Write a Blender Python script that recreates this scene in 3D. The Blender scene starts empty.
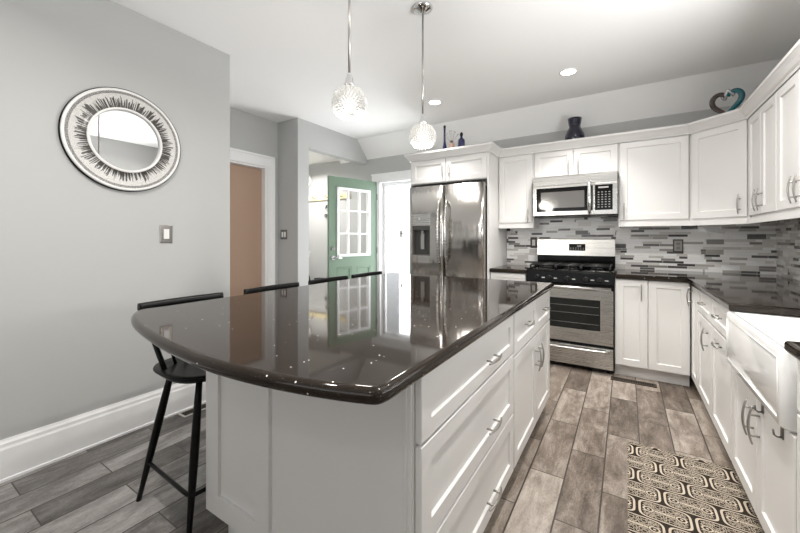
import bpy, bmesh, math, random
from mathutils import Vector, Matrix, noise
R = math.radians
PI = math.pi
sc = bpy.context.scene
COL = sc.collection
random.seed(7)

# ------------------------------------------------------------------ camera
cam = bpy.data.cameras.new('camera')
cam.sensor_width = 36.0
cam.lens = 356.0 / 800.0 * 36.0
cam.shift_y = -(266.5 - 237.9) / 800.0
cam.clip_start = 0.02
camo = bpy.data.objects.new('camera', cam)
COL.objects.link(camo)
camo.location = (0, 0, 1.235)
camo.rotation_euler = (PI / 2, 0, 0.566)
sc.camera = camo

# ------------------------------------------------------------------ world, exposure, lights
w = bpy.data.worlds.new('sky')
sc.world = w
w.use_nodes = True
w.node_tree.nodes['Background'].inputs[0].default_value = (0.93, 0.97, 1.0, 1)
w.node_tree.nodes['Background'].inputs[1].default_value = 1.15
sc.view_settings.view_transform = 'Standard'
sc.view_settings.look = 'None'
sc.view_settings.gamma = 1
sc.view_settings.use_curve_mapping = False
sc.view_settings.exposure = 0.22
sc.cycles.use_denoising = True
sc.cycles.max_bounces = 8
sc.cycles.diffuse_bounces = 5
sc.cycles.glossy_bounces = 4
sc.cycles.transmission_bounces = 6
sc.cycles.transparent_max_bounces = 12
sc.cycles.sample_clamp_indirect = 6.0
sc.cycles.caustics_reflective = False
sc.cycles.caustics_refractive = False


def area(name, loc, rot, sx, sy, power, col=(1, 1, 1)):
    l = bpy.data.lights.new(name, 'AREA')
    l.shape = 'RECTANGLE'
    l.size = sx
    l.size_y = sy
    l.energy = power
    l.color = col
    o = bpy.data.objects.new(name, l)
    o.location = loc
    o.rotation_euler = rot
    COL.objects.link(o)
    return o


# added fill lamps at the unseen windows, and daylight at the open entry door
area('rear_window_fill', (-0.9, -2.74, 1.40), (PI / 2 + 0.95, 0, 0), 2.9, 1.3, 12, (1.0, 0.99, 0.98))  # lamp of an added window, tilted up to lighten the ceiling
area('sink_window_fill', (1.26, 1.63, 1.40), (0, PI / 2 + 1.2, 0), 1.0, 1.25, 60, (0.98, 0.99, 1.0))  # aimed steeply upward as ceiling fill, from a window out of view
area('daylight_entry_door', (-2.70, 5.1, 1.2), (-PI / 2, 0, 0), 1.1, 2.0, 90, (0.96, 0.98, 1.0))


# ------------------------------------------------------------------ materials
def mat(name, col=(0.8, 0.8, 0.8), rough=0.5, metal=0.0, spec=0.5, emit=None, es=1.0, coat=0.0):
    m = bpy.data.materials.new(name)
    m.use_nodes = True
    b = m.node_tree.nodes['Principled BSDF']
    b.inputs['Base Color'].default_value = (*col, 1)
    b.inputs['Roughness'].default_value = rough
    b.inputs['Metallic'].default_value = metal
    b.inputs['Specular IOR Level'].default_value = spec
    b.inputs['Coat Weight'].default_value = coat
    if emit:
        b.inputs['Emission Color'].default_value = (*emit, 1)
        b.inputs['Emission Strength'].default_value = es
    return m


class NT:
    def __init__(s, m):
        s.t = m.node_tree
        s.b = s.t.nodes['Principled BSDF']

    def n(s, typ, **k):
        nd = s.t.nodes.new(typ)
        for a, v in k.items():
            setattr(nd, a, v)
        return nd

    def put(s, sock, v):
        if v is None:
            return
        if isinstance(v, bpy.types.NodeSocket):
            s.t.links.new(v, sock)
        else:
            sock.default_value = v

    def m(s, op, a, b=None, c=None, clamp=False):
        nd = s.n('ShaderNodeMath', operation=op)
        nd.use_clamp = clamp
        for i, v in enumerate((a, b, c)):
            s.put(nd.inputs[i], v)
        return nd.outputs[0]

    def pos(s):
        g = s.n('ShaderNodeNewGeometry')
        x = s.n('ShaderNodeSeparateXYZ')
        s.t.links.new(g.outputs['Position'], x.inputs[0])
        return g.outputs['Position'], x.outputs[0], x.outputs[1], x.outputs[2]

    def obj(s):
        g = s.n('ShaderNodeTexCoord')
        x = s.n('ShaderNodeSeparateXYZ')
        s.t.links.new(g.outputs['Object'], x.inputs[0])
        return g.outputs['Object'], x.outputs[0], x.outputs[1], x.outputs[2]

    def vec(s, x, y, z=0.0):
        c = s.n('ShaderNodeCombineXYZ')
        s.put(c.inputs[0], x)
        s.put(c.inputs[1], y)
        s.put(c.inputs[2], z)
        return c.outputs[0]

    def noise(s, v, scale, detail=2.0, rough=0.5, dist=0.0):
        nd = s.n('ShaderNodeTexNoise')
        s.put(nd.inputs['Vector'], v)
        nd.inputs['Scale'].default_value = scale
        nd.inputs['Detail'].default_value = detail
        nd.inputs['Roughness'].default_value = rough
        nd.inputs['Distortion'].default_value = dist
        return nd.outputs[0]

    def white(s, v):
        nd = s.n('ShaderNodeTexWhiteNoise', noise_dimensions='3D')
        s.put(nd.inputs[0], v)
        return nd.outputs[0]

    def ramp(s, f, stops, interp='LINEAR'):
        nd = s.n('ShaderNodeValToRGB')
        nd.color_ramp.interpolation = interp
        e = nd.color_ramp.elements
        while len(e) < len(stops):
            e.new(0.5)
        for i, (p, c) in enumerate(stops):
            e[i].position = p
            e[i].color = (*c, 1) if len(c) == 3 else c
        s.put(nd.inputs[0], f)
        return nd.outputs[0]

    def mix(s, f, a, b, blend='MIX'):
        nd = s.n('ShaderNodeMix', data_type='RGBA', blend_type=blend)
        s.put(nd.inputs[0], f)
        for sock, v in ((nd.inputs[6], a), (nd.inputs[7], b)):
            if isinstance(v, tuple):
                v = (*v, 1) if len(v) == 3 else v
            s.put(sock, v)
        return nd.outputs[2]

    def bump(s, h, strength=0.2, dist=0.01):
        nd = s.n('ShaderNodeBump')
        nd.inputs['Strength'].default_value = strength
        nd.inputs['Distance'].default_value = dist
        s.put(nd.inputs['Height'], h)
        s.t.links.new(nd.outputs[0], s.b.inputs['Normal'])

    def base(s, v):
        s.put(s.b.inputs['Base Color'], v)

    def rough(s, v):
        s.put(s.b.inputs['Roughness'], v)


def paint(name, col, rough=0.5, bumps=0.05, scale=260.0, spec=0.4):
    m = mat(name, col, rough, spec=spec)
    t = NT(m)
    p, x, y, z = t.pos()
    f = t.noise(p, 1.3, 2)
    t.base(t.mix(t.m('MULTIPLY', f, 0.08), col, tuple(c * 0.85 for c in col)))
    t.bump(t.noise(p, scale, 2), bumps, 0.002)
    return m


M = {}
M['wall'] = paint('grey_wall_paint', (0.50, 0.505, 0.498), 0.7)
M['wallback'] = paint('grey_wall_paint_strip', (0.50, 0.505, 0.498), 0.7)
M['ceil'] = paint('white_ceiling_paint', (0.93, 0.925, 0.915), 0.85)
M['trim'] = paint('white_trim_paint', (0.93, 0.93, 0.93), 0.35, 0.02)
M['cab'] = paint('white_cabinet_paint', (0.76, 0.75, 0.735), 0.32, 0.015, 120, 0.45)
M['tan'] = paint('tan_door_paint', (0.46, 0.315, 0.23), 0.45, 0.03)
M['green'] = paint('green_door_paint', (0.19, 0.27, 0.20), 0.4, 0.02)
M['dark'] = mat('shadow_gap_black', (0.01, 0.01, 0.01), 0.8)
M['black'] = paint('black_painted_wood', (0.005, 0.005, 0.005), 0.36, 0.03, 90, 0.18)
M['iron'] = paint('cast_iron', (0.008, 0.008, 0.008), 0.5, 0.2, 400, 0.25)
M['enamel'] = mat('black_enamel', (0.004, 0.004, 0.004), 0.10, spec=0.14)
M['bglass'] = mat('black_glass', (0.005, 0.005, 0.005), 0.05, spec=0.28)
M['oven_int'] = mat('oven_window_glass', (0.012, 0.013, 0.012), 0.06, spec=0.35)
M['nickel'] = mat('satin_nickel', (0.42, 0.405, 0.385), 0.28, 1.0)
M['dnickel'] = mat('dark_satin_metal', (0.20, 0.19, 0.18), 0.3, 1.0)
M['chrome'] = mat('chrome', (0.80, 0.80, 0.80), 0.06, 1.0)
M['mirror'] = mat('silvered_glass', (0.90, 0.90, 0.90), 0.01, 1.0)
M['porcelain'] = mat('white_fireclay', (0.90, 0.90, 0.89), 0.12, coat=0.5)
M['plastic'] = mat('white_plastic', (0.82, 0.82, 0.80), 0.35)
M['gplastic'] = mat('grey_plastic', (0.30, 0.30, 0.29), 0.4)
M['bplastic'] = mat('black_plastic', (0.008, 0.008, 0.008), 0.35, spec=0.25)
M['legend'] = mat('pale_printed_legend', (0.55, 0.55, 0.53), 0.5)
M['cobalt'] = mat('cobalt_glass', (0.008, 0.007, 0.075), 0.06, coat=0.6)
M['navy'] = mat('navy_glass', (0.003, 0.003, 0.018), 0.05, coat=0.6)
M['teal'] = mat('teal_glass', (0.0, 0.10, 0.13), 0.08, coat=0.6)
M['brownglass'] = mat('brown_glass', (0.05, 0.03, 0.025), 0.08, coat=0.6)
M['rose'] = mat('rose_oil', (0.62, 0.40, 0.33), 0.1)
M['silver'] = mat('silver_glass', (0.55, 0.55, 0.55), 0.15, 0.6)
M['reed'] = mat('pale_reed', (0.32, 0.28, 0.26), 0.7)
M['woodshelf'] = paint('pale_yellow_wood', (0.72, 0.62, 0.38), 0.5)
M['canvas'] = paint('black_fabric', (0.02, 0.02, 0.022), 0.9, 0.3)
M['pewter'] = mat('dark_pewter', (0.06, 0.055, 0.05), 0.4, 0.3)
M['stone'] = mat('beige_outlet_face', (0.42, 0.39, 0.36), 0.5)
M['register'] = mat('bronze_register_metal', (0.10, 0.075, 0.055), 0.45, 0.6)
M['regwhite'] = mat('tan_register_metal', (0.45, 0.43, 0.40), 0.45, 0.3)
M['canlight'] = mat('recessed_lamp_lens', (1, 1, 1), 0.5, emit=(1, 0.96, 0.90), es=9)
M['bulb'] = mat('bulb_glow', (1, 1, 1), 0.5, emit=(1, 0.95, 0.88), es=1.6)
M['snow'] = mat('pale_concrete', (0.85, 0.85, 0.85), 0.8)


def thin_glass(name, tint=(1, 1, 1), refl=0.06):
    m = bpy.data.materials.new(name)
    m.use_nodes = True
    t = m.node_tree
    for n in list(t.nodes):
        t.nodes.remove(n)
    o = t.nodes.new('ShaderNodeOutputMaterial')
    mx = t.nodes.new('ShaderNodeMixShader')
    tr = t.nodes.new('ShaderNodeBsdfTransparent')
    tr.inputs[0].default_value = (*tint, 1)
    gl = t.nodes.new('ShaderNodeBsdfGlossy')
    gl.inputs['Roughness'].default_value = 0.02
    fr = t.nodes.new('ShaderNodeFresnel')
    fr.inputs[0].default_value = 1.5
    ge = t.nodes.new('ShaderNodeNewGeometry')
    ml = t.nodes.new('ShaderNodeMath')
    ml.operation = 'SUBTRACT'
    ml.use_clamp = True
    t.links.new(fr.outputs[0], ml.inputs[0])
    t.links.new(ge.outputs['Backfacing'], ml.inputs[1])
    t.links.new(ml.outputs[0], mx.inputs[0])
    t.links.new(tr.outputs[0], mx.inputs[1])
    t.links.new(gl.outputs[0], mx.inputs[2])
    t.links.new(mx.outputs[0], o.inputs[0])
    return m


M['glass'] = thin_glass('clear_window_glass')


def mk_crystal():
    m = mat('lit_crystal', (0.82, 0.82, 0.80), 0.08, emit=(1.0, 0.97, 0.92), es=0.10)
    m.node_tree.nodes['Principled BSDF'].inputs['Transmission Weight'].default_value = 0.6
    return m


M['crystal'] = mk_crystal()


def mk_steel(name, vertical=True, col=(0.47, 0.45, 0.425), rough=0.22):
    m = mat(name, col, rough, 1.0)
    t = NT(m)
    p, x, y, z = t.pos()
    if vertical:
        v = t.vec(t.m('MULTIPLY', x, 260.0), t.m('MULTIPLY', y, 260.0), t.m('MULTIPLY', z, 3.0))
    else:
        v = t.vec(t.m('MULTIPLY', x, 3.0), t.m('MULTIPLY', y, 3.0), t.m('MULTIPLY', z, 260.0))
    f = t.noise(v, 1.0, 2)
    t.rough(t.m('MULTIPLY_ADD', f, 0.16, rough - 0.08))
    # gentle waviness of the sheet
    if vertical:
        v2 = t.vec(t.m('MULTIPLY', x, 7.0), t.m('MULTIPLY', y, 7.0), t.m('MULTIPLY', z, 0.8))
        t.bump(t.noise(v2, 1.0, 2), 0.6, 0.03)
    m.node_tree.nodes['Principled BSDF'].inputs['Anisotropic'].default_value = 0.5
    return m


M['steelv'] = mk_steel('brushed_steel_doors', True)
M['steel'] = mk_steel('brushed_steel', False, (0.56, 0.55, 0.53), 0.27)


def mk_quartz():
    m = mat('black_speckled_quartz', (0.02, 0.02, 0.02), 0.05, spec=0.28)
    t = NT(m)
    p, x, y, z = t.pos()
    g = t.noise(p, 900.0, 2)
    base = t.ramp(g, [(0.40, (0.010, 0.007, 0.005)), (0.70, (0.040, 0.029, 0.022))])
    vo = t.n('ShaderNodeTexVoronoi', feature='F1')
    t.put(vo.inputs['Vector'], p)
    vo.inputs['Scale'].default_value = 60.0
    near = t.m('LESS_THAN', vo.outputs['Distance'], 0.14)
    sep = t.n('ShaderNodeSeparateColor')
    t.put(sep.inputs[0], vo.outputs['Color'])
    pick = t.m('GREATER_THAN', sep.outputs[0], 0.90)
    f1 = t.m('MULTIPLY', near, pick)
    vo2 = t.n('ShaderNodeTexVoronoi', feature='F1')
    t.put(vo2.inputs['Vector'], p)
    vo2.inputs['Scale'].default_value = 230.0
    sep2 = t.n('ShaderNodeSeparateColor')
    t.put(sep2.inputs[0], vo2.outputs['Color'])
    f2 = t.m('MULTIPLY', t.m('LESS_THAN', vo2.outputs['Distance'], 0.25), t.m('GREATER_THAN', sep2.outputs[0], 0.90))
    c = t.mix(t.m('MULTIPLY', f2, 0.25), base, (0.30, 0.27, 0.24))
    c = t.mix(f1, c, (0.95, 0.92, 0.88))
    t.base(c)
    return m


M['quartz'] = mk_quartz()


def mk_floor():
    m = mat('wood_look_tile', (0.3, 0.27, 0.24), 0.35, spec=0.45)
    t = NT(m)
    p, x, y, z = t.pos()
    u = t.m('DIVIDE', t.m('ADD', x, 0.10), 0.168)
    col = t.m('FLOOR', u)
    fu = t.m('SUBTRACT', u, col)
    par = t.m('MODULO', t.m('ADD', col, 100.0), 2.0)
    v = t.m('DIVIDE', t.m('ADD', t.m('SUBTRACT', y, 1.99), t.m('MULTIPLY', par, 0.305)), 0.61)
    row = t.m('FLOOR', v)
    fv = t.m('SUBTRACT', v, row)
    r1 = t.white(t.vec(col, row, 3.7))
    r2 = t.white(t.vec(col, row, 9.1))
    # long soft grain, shifted from plank to plank
    gv = t.vec(t.m('MULTIPLY_ADD', x, 9.0, t.m('MULTIPLY', r1, 40.0)), t.m('MULTIPLY_ADD', y, 2.6, t.m('MULTIPLY', r2, 30.0)), 0.0)
    g1 = t.noise(gv, 1.0, 5, 0.65, 0.7)
    gf = t.vec(t.m('MULTIPLY', x, 90.0), t.m('MULTIPLY_ADD', y, 7.0, t.m('MULTIPLY', r2, 20.0)), 0.0)
    g2 = t.noise(gf, 1.0, 4, 0.7, 0.3)
    cl_ = t.noise(t.vec(t.m('MULTIPLY_ADD', x, 13.0, t.m('MULTIPLY', r2, 50.0)), t.m('MULTIPLY_ADD', y, 3.6, t.m('MULTIPLY', r1, 60.0)), 0.0), 1.0, 5, 0.70, 0.6)
    tone = t.m('ADD', t.m('MULTIPLY', r1, 0.42), t.m('ADD', t.m('MULTIPLY', g1, 0.55), t.m('MULTIPLY', g2, 0.22)))
    tone = t.m('ADD', tone, t.m('MULTIPLY', t.m('SUBTRACT', cl_, 0.5), 1.0))
    sp_ = t.noise(t.vec(t.m('MULTIPLY', x, 160.0), t.m('MULTIPLY', y, 60.0), 0.0), 1.0, 3, 0.7)
    tone = t.m('ADD', tone, t.m('MULTIPLY', t.m('SUBTRACT', sp_, 0.5), 0.45))
    c = t.ramp(tone, [(0.18, (0.036, 0.026, 0.019)), (0.38, (0.100, 0.077, 0.060)), (0.58, (0.190, 0.155, 0.127)),
                      (0.78, (0.33, 0.285, 0.245)), (1.0, (0.48, 0.43, 0.38))])
    # cooler, dimmer light left of the island, painted into the planks
    cool_light = t.m('MULTIPLY', t.m('SUBTRACT', -1.0, x), 1.4, clamp=True)
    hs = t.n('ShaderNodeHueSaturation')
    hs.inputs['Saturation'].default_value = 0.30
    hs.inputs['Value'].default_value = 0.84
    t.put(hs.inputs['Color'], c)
    c = t.mix(t.m('MULTIPLY', cool_light, 0.85), c, hs.outputs[0])
    ex = t.m('MINIMUM', fu, t.m('SUBTRACT', 1.0, fu))
    ey = t.m('MINIMUM', fv, t.m('SUBTRACT', 1.0, fv))
    seam = t.m('MAXIMUM', t.m('LESS_THAN', ex, 0.021), t.m('LESS_THAN', ey, 0.0045))
    c = t.mix(seam, c, (0.055, 0.045, 0.036))
    t.base(c)
    t.rough(t.m('MULTIPLY_ADD', g1, 0.25, 0.24))
    t.bump(t.m('SUBTRACT', t.m('MULTIPLY', g2, 0.12), seam), 0.4, 0.002)
    return m


M['floor'] = mk_floor()


def mk_mosaic():
    m = mat('glass_and_stone_mosaic', (0.5, 0.5, 0.5), 0.2)
    t = NT(m)
    p, x, y, z = t.pos()
    h = t.m('ADD', x, t.m('MULTIPLY', y, -1.0))  # runs on along both walls
    rh = 0.0235
    # small courses
    rz = t.m('DIVIDE', z, rh)
    row = t.m('FLOOR', rz)
    fz = t.m('SUBTRACT', rz, row)
    off = t.white(t.vec(row, 1.3, 0.0))
    ln = t.m('MULTIPLY_ADD', t.white(t.vec(row, 5.5, 2.0)), 0.06, 0.105)
    ux = t.m('ADD', t.m('DIVIDE', h, ln), t.m('MULTIPLY', off, 9.0))
    cl = t.m('FLOOR', ux)
    fx = t.m('SUBTRACT', ux, cl)
    rnd = t.white(t.vec(cl, row, 7.0))
    # tall double courses
    rz2 = t.m('DIVIDE', z, rh * 2)
    row2 = t.m('FLOOR', rz2)
    fz2 = t.m('SUBTRACT', rz2, row2)
    off2 = t.white(t.vec(row2, 8.3, 4.0))
    ux2 = t.m('ADD', t.m('DIVIDE', h, 0.125), t.m('MULTIPLY', off2, 9.0))
    cl2 = t.m('FLOOR', ux2)
    fx2 = t.m('SUBTRACT', ux2, cl2)
    rnd2 = t.white(t.vec(cl2, row2, 17.0))
    big = t.m('GREATER_THAN', rnd2, 0.80)
    key = t.m('ADD', t.m('MULTIPLY', rnd, t.m('SUBTRACT', 1.0, big)), t.m('MULTIPLY', t.m('MULTIPLY', t.m('SUBTRACT', rnd2, 0.80), 5.0), big))
    stops = [(0.0, (0.97, 0.965, 0.95)), (0.20, (0.74, 0.715, 0.68)), (0.30, (0.97, 0.97, 0.965)), (0.52, (0.62, 0.60, 0.57)),
             (0.61, (0.24, 0.225, 0.21)), (0.69, (0.94, 0.93, 0.91)), (0.80, (0.10, 0.095, 0.09)), (0.87, (0.44, 0.42, 0.39)), (0.94, (0.045, 0.043, 0.043))]
    c = t.ramp(key, stops, 'CONSTANT')
    grain = t.noise(t.vec(t.m('MULTIPLY', h, 20.0), t.m('MULTIPLY', z, 160.0)), 1.0, 3)
    c = t.mix(t.m('MULTIPLY', grain, 0.08), c, (0.42, 0.40, 0.38))

    def edge(fxx, w_, fzz, hh):
        a = t.m('LESS_THAN', t.m('MINIMUM', fxx, t.m('SUBTRACT', 1.0, fxx)), w_)
        b = t.m('LESS_THAN', t.m('MINIMUM', fzz, t.m('SUBTRACT', 1.0, fzz)), hh)
        return t.m('MAXIMUM', a, b)

    g1 = edge(fx, 0.009, fz, 0.05)
    g2 = edge(fx2, 0.010, fz2, 0.025)
    g = t.m('ADD', t.m('MULTIPLY', g1, t.m('SUBTRACT', 1.0, big)), t.m('MULTIPLY', g2, big))
    c = t.mix(g, c, (0.82, 0.80, 0.77))
    t.base(c)
    t.rough(t.m('MULTIPLY_ADD', t.white(t.vec(cl, row, 11.0)), 0.35, 0.08))
    t.bump(t.m('SUBTRACT', 1.0, g), 0.5, 0.001)
    return m


M['mosaic'] = mk_mosaic()


def mk_rug():
    m = mat('woven_rug_pattern', (0.5, 0.45, 0.38), 0.95, spec=0.1)
    t = NT(m)
    o, x, y, z = t.obj()
    # staggered medallions of curls and hearts, cream on near-black
    L, W = 0.205, 0.125
    v = t.m('DIVIDE', y, W)
    row = t.m('FLOOR', v)
    par = t.m('MODULO', t.m('ADD', row, 100.0), 2.0)
    u = t.m('ADD', t.m('DIVIDE', x, L), t.m('MULTIPLY', par, 0.5))
    cu = t.m('SUBTRACT', t.m('MULTIPLY', t.m('FRACT', u), 2.0), 1.0)
    cv = t.m('SUBTRACT', t.m('MULTIPLY', t.m('FRACT', v), 2.0), 1.0)
    au = t.m('ABSOLUTE', cu)
    av = t.m('ABSOLUTE', cv)

    def line(d, target, wd):
        return t.m('LESS_THAN', t.m('ABSOLUTE', t.m('SUBTRACT', d, target)), wd)

    # scalloped cartouche outline
    d = t.m('POWER', t.m('ADD', t.m('POWER', au, 5.0), t.m('POWER', av, 5.0)), 0.2)
    f = line(d, 0.90, 0.045)
    # mirrored filigree net inside and between the cartouches
    mv = t.vec(t.m('MULTIPLY', au, 3.1), t.m('MULTIPLY', av, 2.3), 0.4)
    vo = t.n('ShaderNodeTexVoronoi', feature='DISTANCE_TO_EDGE')
    t.put(vo.inputs['Vector'], mv)
    vo.inputs['Scale'].default_value = 1.75
    net = t.m('LESS_THAN', t.m('ABSOLUTE', t.m('SUBTRACT', vo.outputs['Distance'], 0.11)), 0.048)
    f = t.m('MAXIMUM', f, t.m('MULTIPLY', net, t.m('LESS_THAN', d, 0.80)))
    # hearts at the ends and a curl in the middle
    hu = t.m('SUBTRACT', au, 0.58)
    hr = t.m('SQRT', t.m('ADD', t.m('MULTIPLY', hu, hu), t.m('MULTIPLY', t.m('MULTIPLY', av, av), 0.6)))
    clear = t.m('GREATER_THAN', hr, 0.21)
    f = t.m('MAXIMUM', t.m('MULTIPLY', f, clear), line(hr, 0.17, 0.032))
    f = t.m('MAXIMUM', f, t.m('LESS_THAN', hr, 0.055))
    f = t.m('MAXIMUM', f, t.m('MULTIPLY', t.m('LESS_THAN', av, 0.05), t.m('LESS_THAN', au, 0.36)))
    wv = t.noise(o, 900.0, 1)
    c = t.mix(f, (0.018, 0.013, 0.010), (0.60, 0.52, 0.42))
    c = t.mix(t.m('MULTIPLY', wv, 0.25), c, (0.12, 0.10, 0.08))
    t.base(c)
    t.bump(wv, 0.6, 0.002)
    return m


M['rug'] = mk_rug()


def mk_mirror_frame():
    m = mat('mosaic_sunburst_frame', (0.8, 0.8, 0.8), 0.3)
    t = NT(m)
    o, x, y, z = t.obj()
    r = t.m('SQRT', t.m('ADD', t.m('MULTIPLY', y, y), t.m('MULTIPLY', z, z)))
    a = t.m('ARCTAN2', z, y)
    ca = t.m('COSINE', a)
    sa = t.m('SINE', a)
    # irregular radial strokes
    strokes = t.noise(t.vec(t.m('MULTIPLY', ca, 42.0), t.m('MULTIPLY', sa, 42.0), t.m('MULTIPLY', r, 5.0)), 1.0, 2, 0.6)
    reach = t.noise(t.vec(t.m('MULTIPLY', ca, 17.0), t.m('MULTIPLY', sa, 17.0), 4.0), 1.0, 1)
    lim = t.m('MULTIPLY_ADD', reach, 0.085, 0.212)
    prog = t.m('DIVIDE', t.m('SUBTRACT', r, 0.200), 0.055)
    thr = t.m('MULTIPLY_ADD', prog, 0.11, 0.40)
    spike = t.m('MULTIPLY', t.m('MULTIPLY', t.m('GREATER_THAN', strokes, thr), t.m('LESS_THAN', r, lim)), t.m('GREATER_THAN', r, 0.2015))
    grain = t.noise(t.vec(t.m('MULTIPLY', ca, 60.0), t.m('MULTIPLY', sa, 60.0), t.m('MULTIPLY', r, 300.0)), 1.0, 2)
    c = t.ramp(grain, [(0.3, (0.42, 0.41, 0.39)), (0.6, (0.68, 0.67, 0.65))])
    c = t.mix(spike, c, (0.06, 0.055, 0.05))
    ring = t.m('LESS_THAN', t.m('ABSOLUTE', t.m('SUBTRACT', r, 0.291)), 0.0075)
    ring = t.m('MULTIPLY', ring, t.m('GREATER_THAN', t.noise(o, 500.0, 1), 0.44))
    c = t.mix(ring, c, (0.10, 0.095, 0.09))
    rim = t.m('MAXIMUM', t.m('GREATER_THAN', r, 0.301), t.m('LESS_THAN', r, 0.2005))
    c = t.mix(rim, c, (0.82, 0.815, 0.80))
    t.base(c)
    return m


M['mframe'] = mk_mirror_frame()


# ------------------------------------------------------------------ mesh helpers
def BM():
    return bmesh.new()


def box(bm, x0, x1, y0, y1, z0, z1, bev=0.0, seg=2):
    if x0 > x1: x0, x1 = x1, x0
    if y0 > y1: y0, y1 = y1, y0
    if z0 > z1: z0, z1 = z1, z0
    r = bmesh.ops.create_cube(bm, size=1.0)
    vs = r['verts']
    for v in vs:
        v.co = Vector((x0 + (v.co.x + 0.5) * (x1 - x0), y0 + (v.co.y + 0.5) * (y1 - y0), z0 + (v.co.z + 0.5) * (z1 - z0)))
    if bev > 0:
        es = list({e for v in vs for e in v.link_edges})
        bmesh.ops.bevel(bm, geom=es, offset=bev, segments=seg, profile=0.7, affect='EDGES')
    return bm


def prism(bm, pts, z0, z1, bev=0.0, seg=3, tf=None):
    """polygon (x, y) extruded z0..z1"""
    n = len(pts)
    a = [bm.verts.new((p[0], p[1], z0)) for p in pts]
    b = [bm.verts.new((p[0], p[1], z1)) for p in pts]
    fs = [bm.faces.new(a[::-1]), bm.faces.new(b)]
    for i in range(n):
        fs.append(bm.faces.new((a[i], a[(i + 1) % n], b[(i + 1) % n], b[i])))
    if tf is not None:
        for v in a + b:
            v.co = tf @ v.co
    if bev > 0:
        es = list({e for f in fs[:2] for e in f.edges})
        bmesh.ops.bevel(bm, geom=es, offset=bev, segments=seg, profile=0.5, affect='EDGES')
    return bm


def bull(bm, pts, z0, z1, r=0.016, n=5):
    """slab with a rounded edge all round (counter-clockwise or clockwise outline)"""
    P = [Vector((p[0], p[1])) for p in pts]
    Q = [P[0]]
    for p in P[1:]:
        if (p - Q[-1]).length > 0.004: Q.append(p)
    P = Q
    N = len(P)
    ar = sum(P[i].x * P[(i + 1) % N].y - P[(i + 1) % N].x * P[i].y for i in range(N))
    sg = 1 if ar > 0 else -1
    nn = []
    for i in range(N):
        d1 = (P[i] - P[i - 1]).normalized(); d2 = (P[(i + 1) % N] - P[i]).normalized()
        a = Vector((d1.y, -d1.x)); b = Vector((d2.y, -d2.x))
        v = (a + b).normalized()
        nn.append(v * sg / max(0.6, v.dot(a)))
    lv = []
    for k in range(n + 1):
        t_ = PI / 2 * k / n
        lv.append((r * (1 - math.sin(t_)), z0 + r * (1 - math.cos(t_))))
    for k in range(n + 1):
        t_ = PI / 2 * k / n
        lv.append((r * (1 - math.cos(t_)), z1 - r * (1 - math.sin(t_))))
    rings = [[bm.verts.new((P[i].x - nn[i].x * o, P[i].y - nn[i].y * o, z)) for i in range(N)] for o, z in lv]
    for A, B in zip(rings, rings[1:]):
        for k in range(N):
            bm.faces.new((A[k], A[(k + 1) % N], B[(k + 1) % N], B[k])).smooth = True
    bm.faces.new(rings[0]); bm.faces.new(rings[-1])
    return bm


def frame_of(tan, up=Vector((0, 0, 1))):
    tan = tan.normalized()
    if abs(tan.dot(up)) > 0.98:
        up = Vector((0, 1, 0))
    a = tan.cross(up).normalized()
    b = a.cross(tan).normalized()
    return a, b


def tube(bm, pts, r, seg=10, caps=True, flat=1.0, closed=False):
    pts = [Vector(p) for p in pts]
    n = len(pts)
    rs = r if isinstance(r, (list, tuple)) else [r] * n
    rings = []
    pa = None
    for i, p in enumerate(pts):
        if closed:
            tan = pts[(i + 1) % n] - pts[i - 1]
        else:
            tan = pts[min(i + 1, n - 1)] - pts[max(i - 1, 0)]
        tan = tan.normalized()
        if pa is None:
            a, b = frame_of(tan)
        else:
            a = (pa - tan * pa.dot(tan)).normalized()
            b = a.cross(tan).normalized()
        pa = a
        rings.append([bm.verts.new(p + (a * math.cos(2 * PI * k / seg) + b * math.sin(2 * PI * k / seg) * flat) * rs[i]) for k in range(seg)])
    m_ = n if closed else n - 1
    for i in range(m_):
        A, B = rings[i], rings[(i + 1) % n]
        for k in range(seg):
            f = bm.faces.new((A[k], A[(k + 1) % seg], B[(k + 1) % seg], B[k]))
            f.smooth = True
    if caps and not closed:
        bm.faces.new(rings[0][::-1])
        bm.faces.new(rings[-1])
    return bm


def lathe(bm, prof, c=(0, 0, 0), seg=32, axis='z', cap=True):
    """prof = [(radius, height)...]"""
    c = Vector(c)
    rings = []
    for r, h in prof:
        ring = []
        for k in range(seg):
            a = 2 * PI * k / seg
            u, v = r * math.cos(a), r * math.sin(a)
            co = {'z': (u, v, h), 'x': (h, u, v), 'y': (u, h, v)}[axis]
            ring.append(bm.verts.new(c + Vector(co)))
        rings.append(ring)
    for i in range(len(rings) - 1):
        for k in range(seg):
            f = bm.faces.new((rings[i][k], rings[i][(k + 1) % seg], rings[i + 1][(k + 1) % seg], rings[i + 1][k]))
            f.smooth = True
    if cap:
        bm.faces.new(rings[0][::-1])
        bm.faces.new(rings[-1])
    return bm


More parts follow.
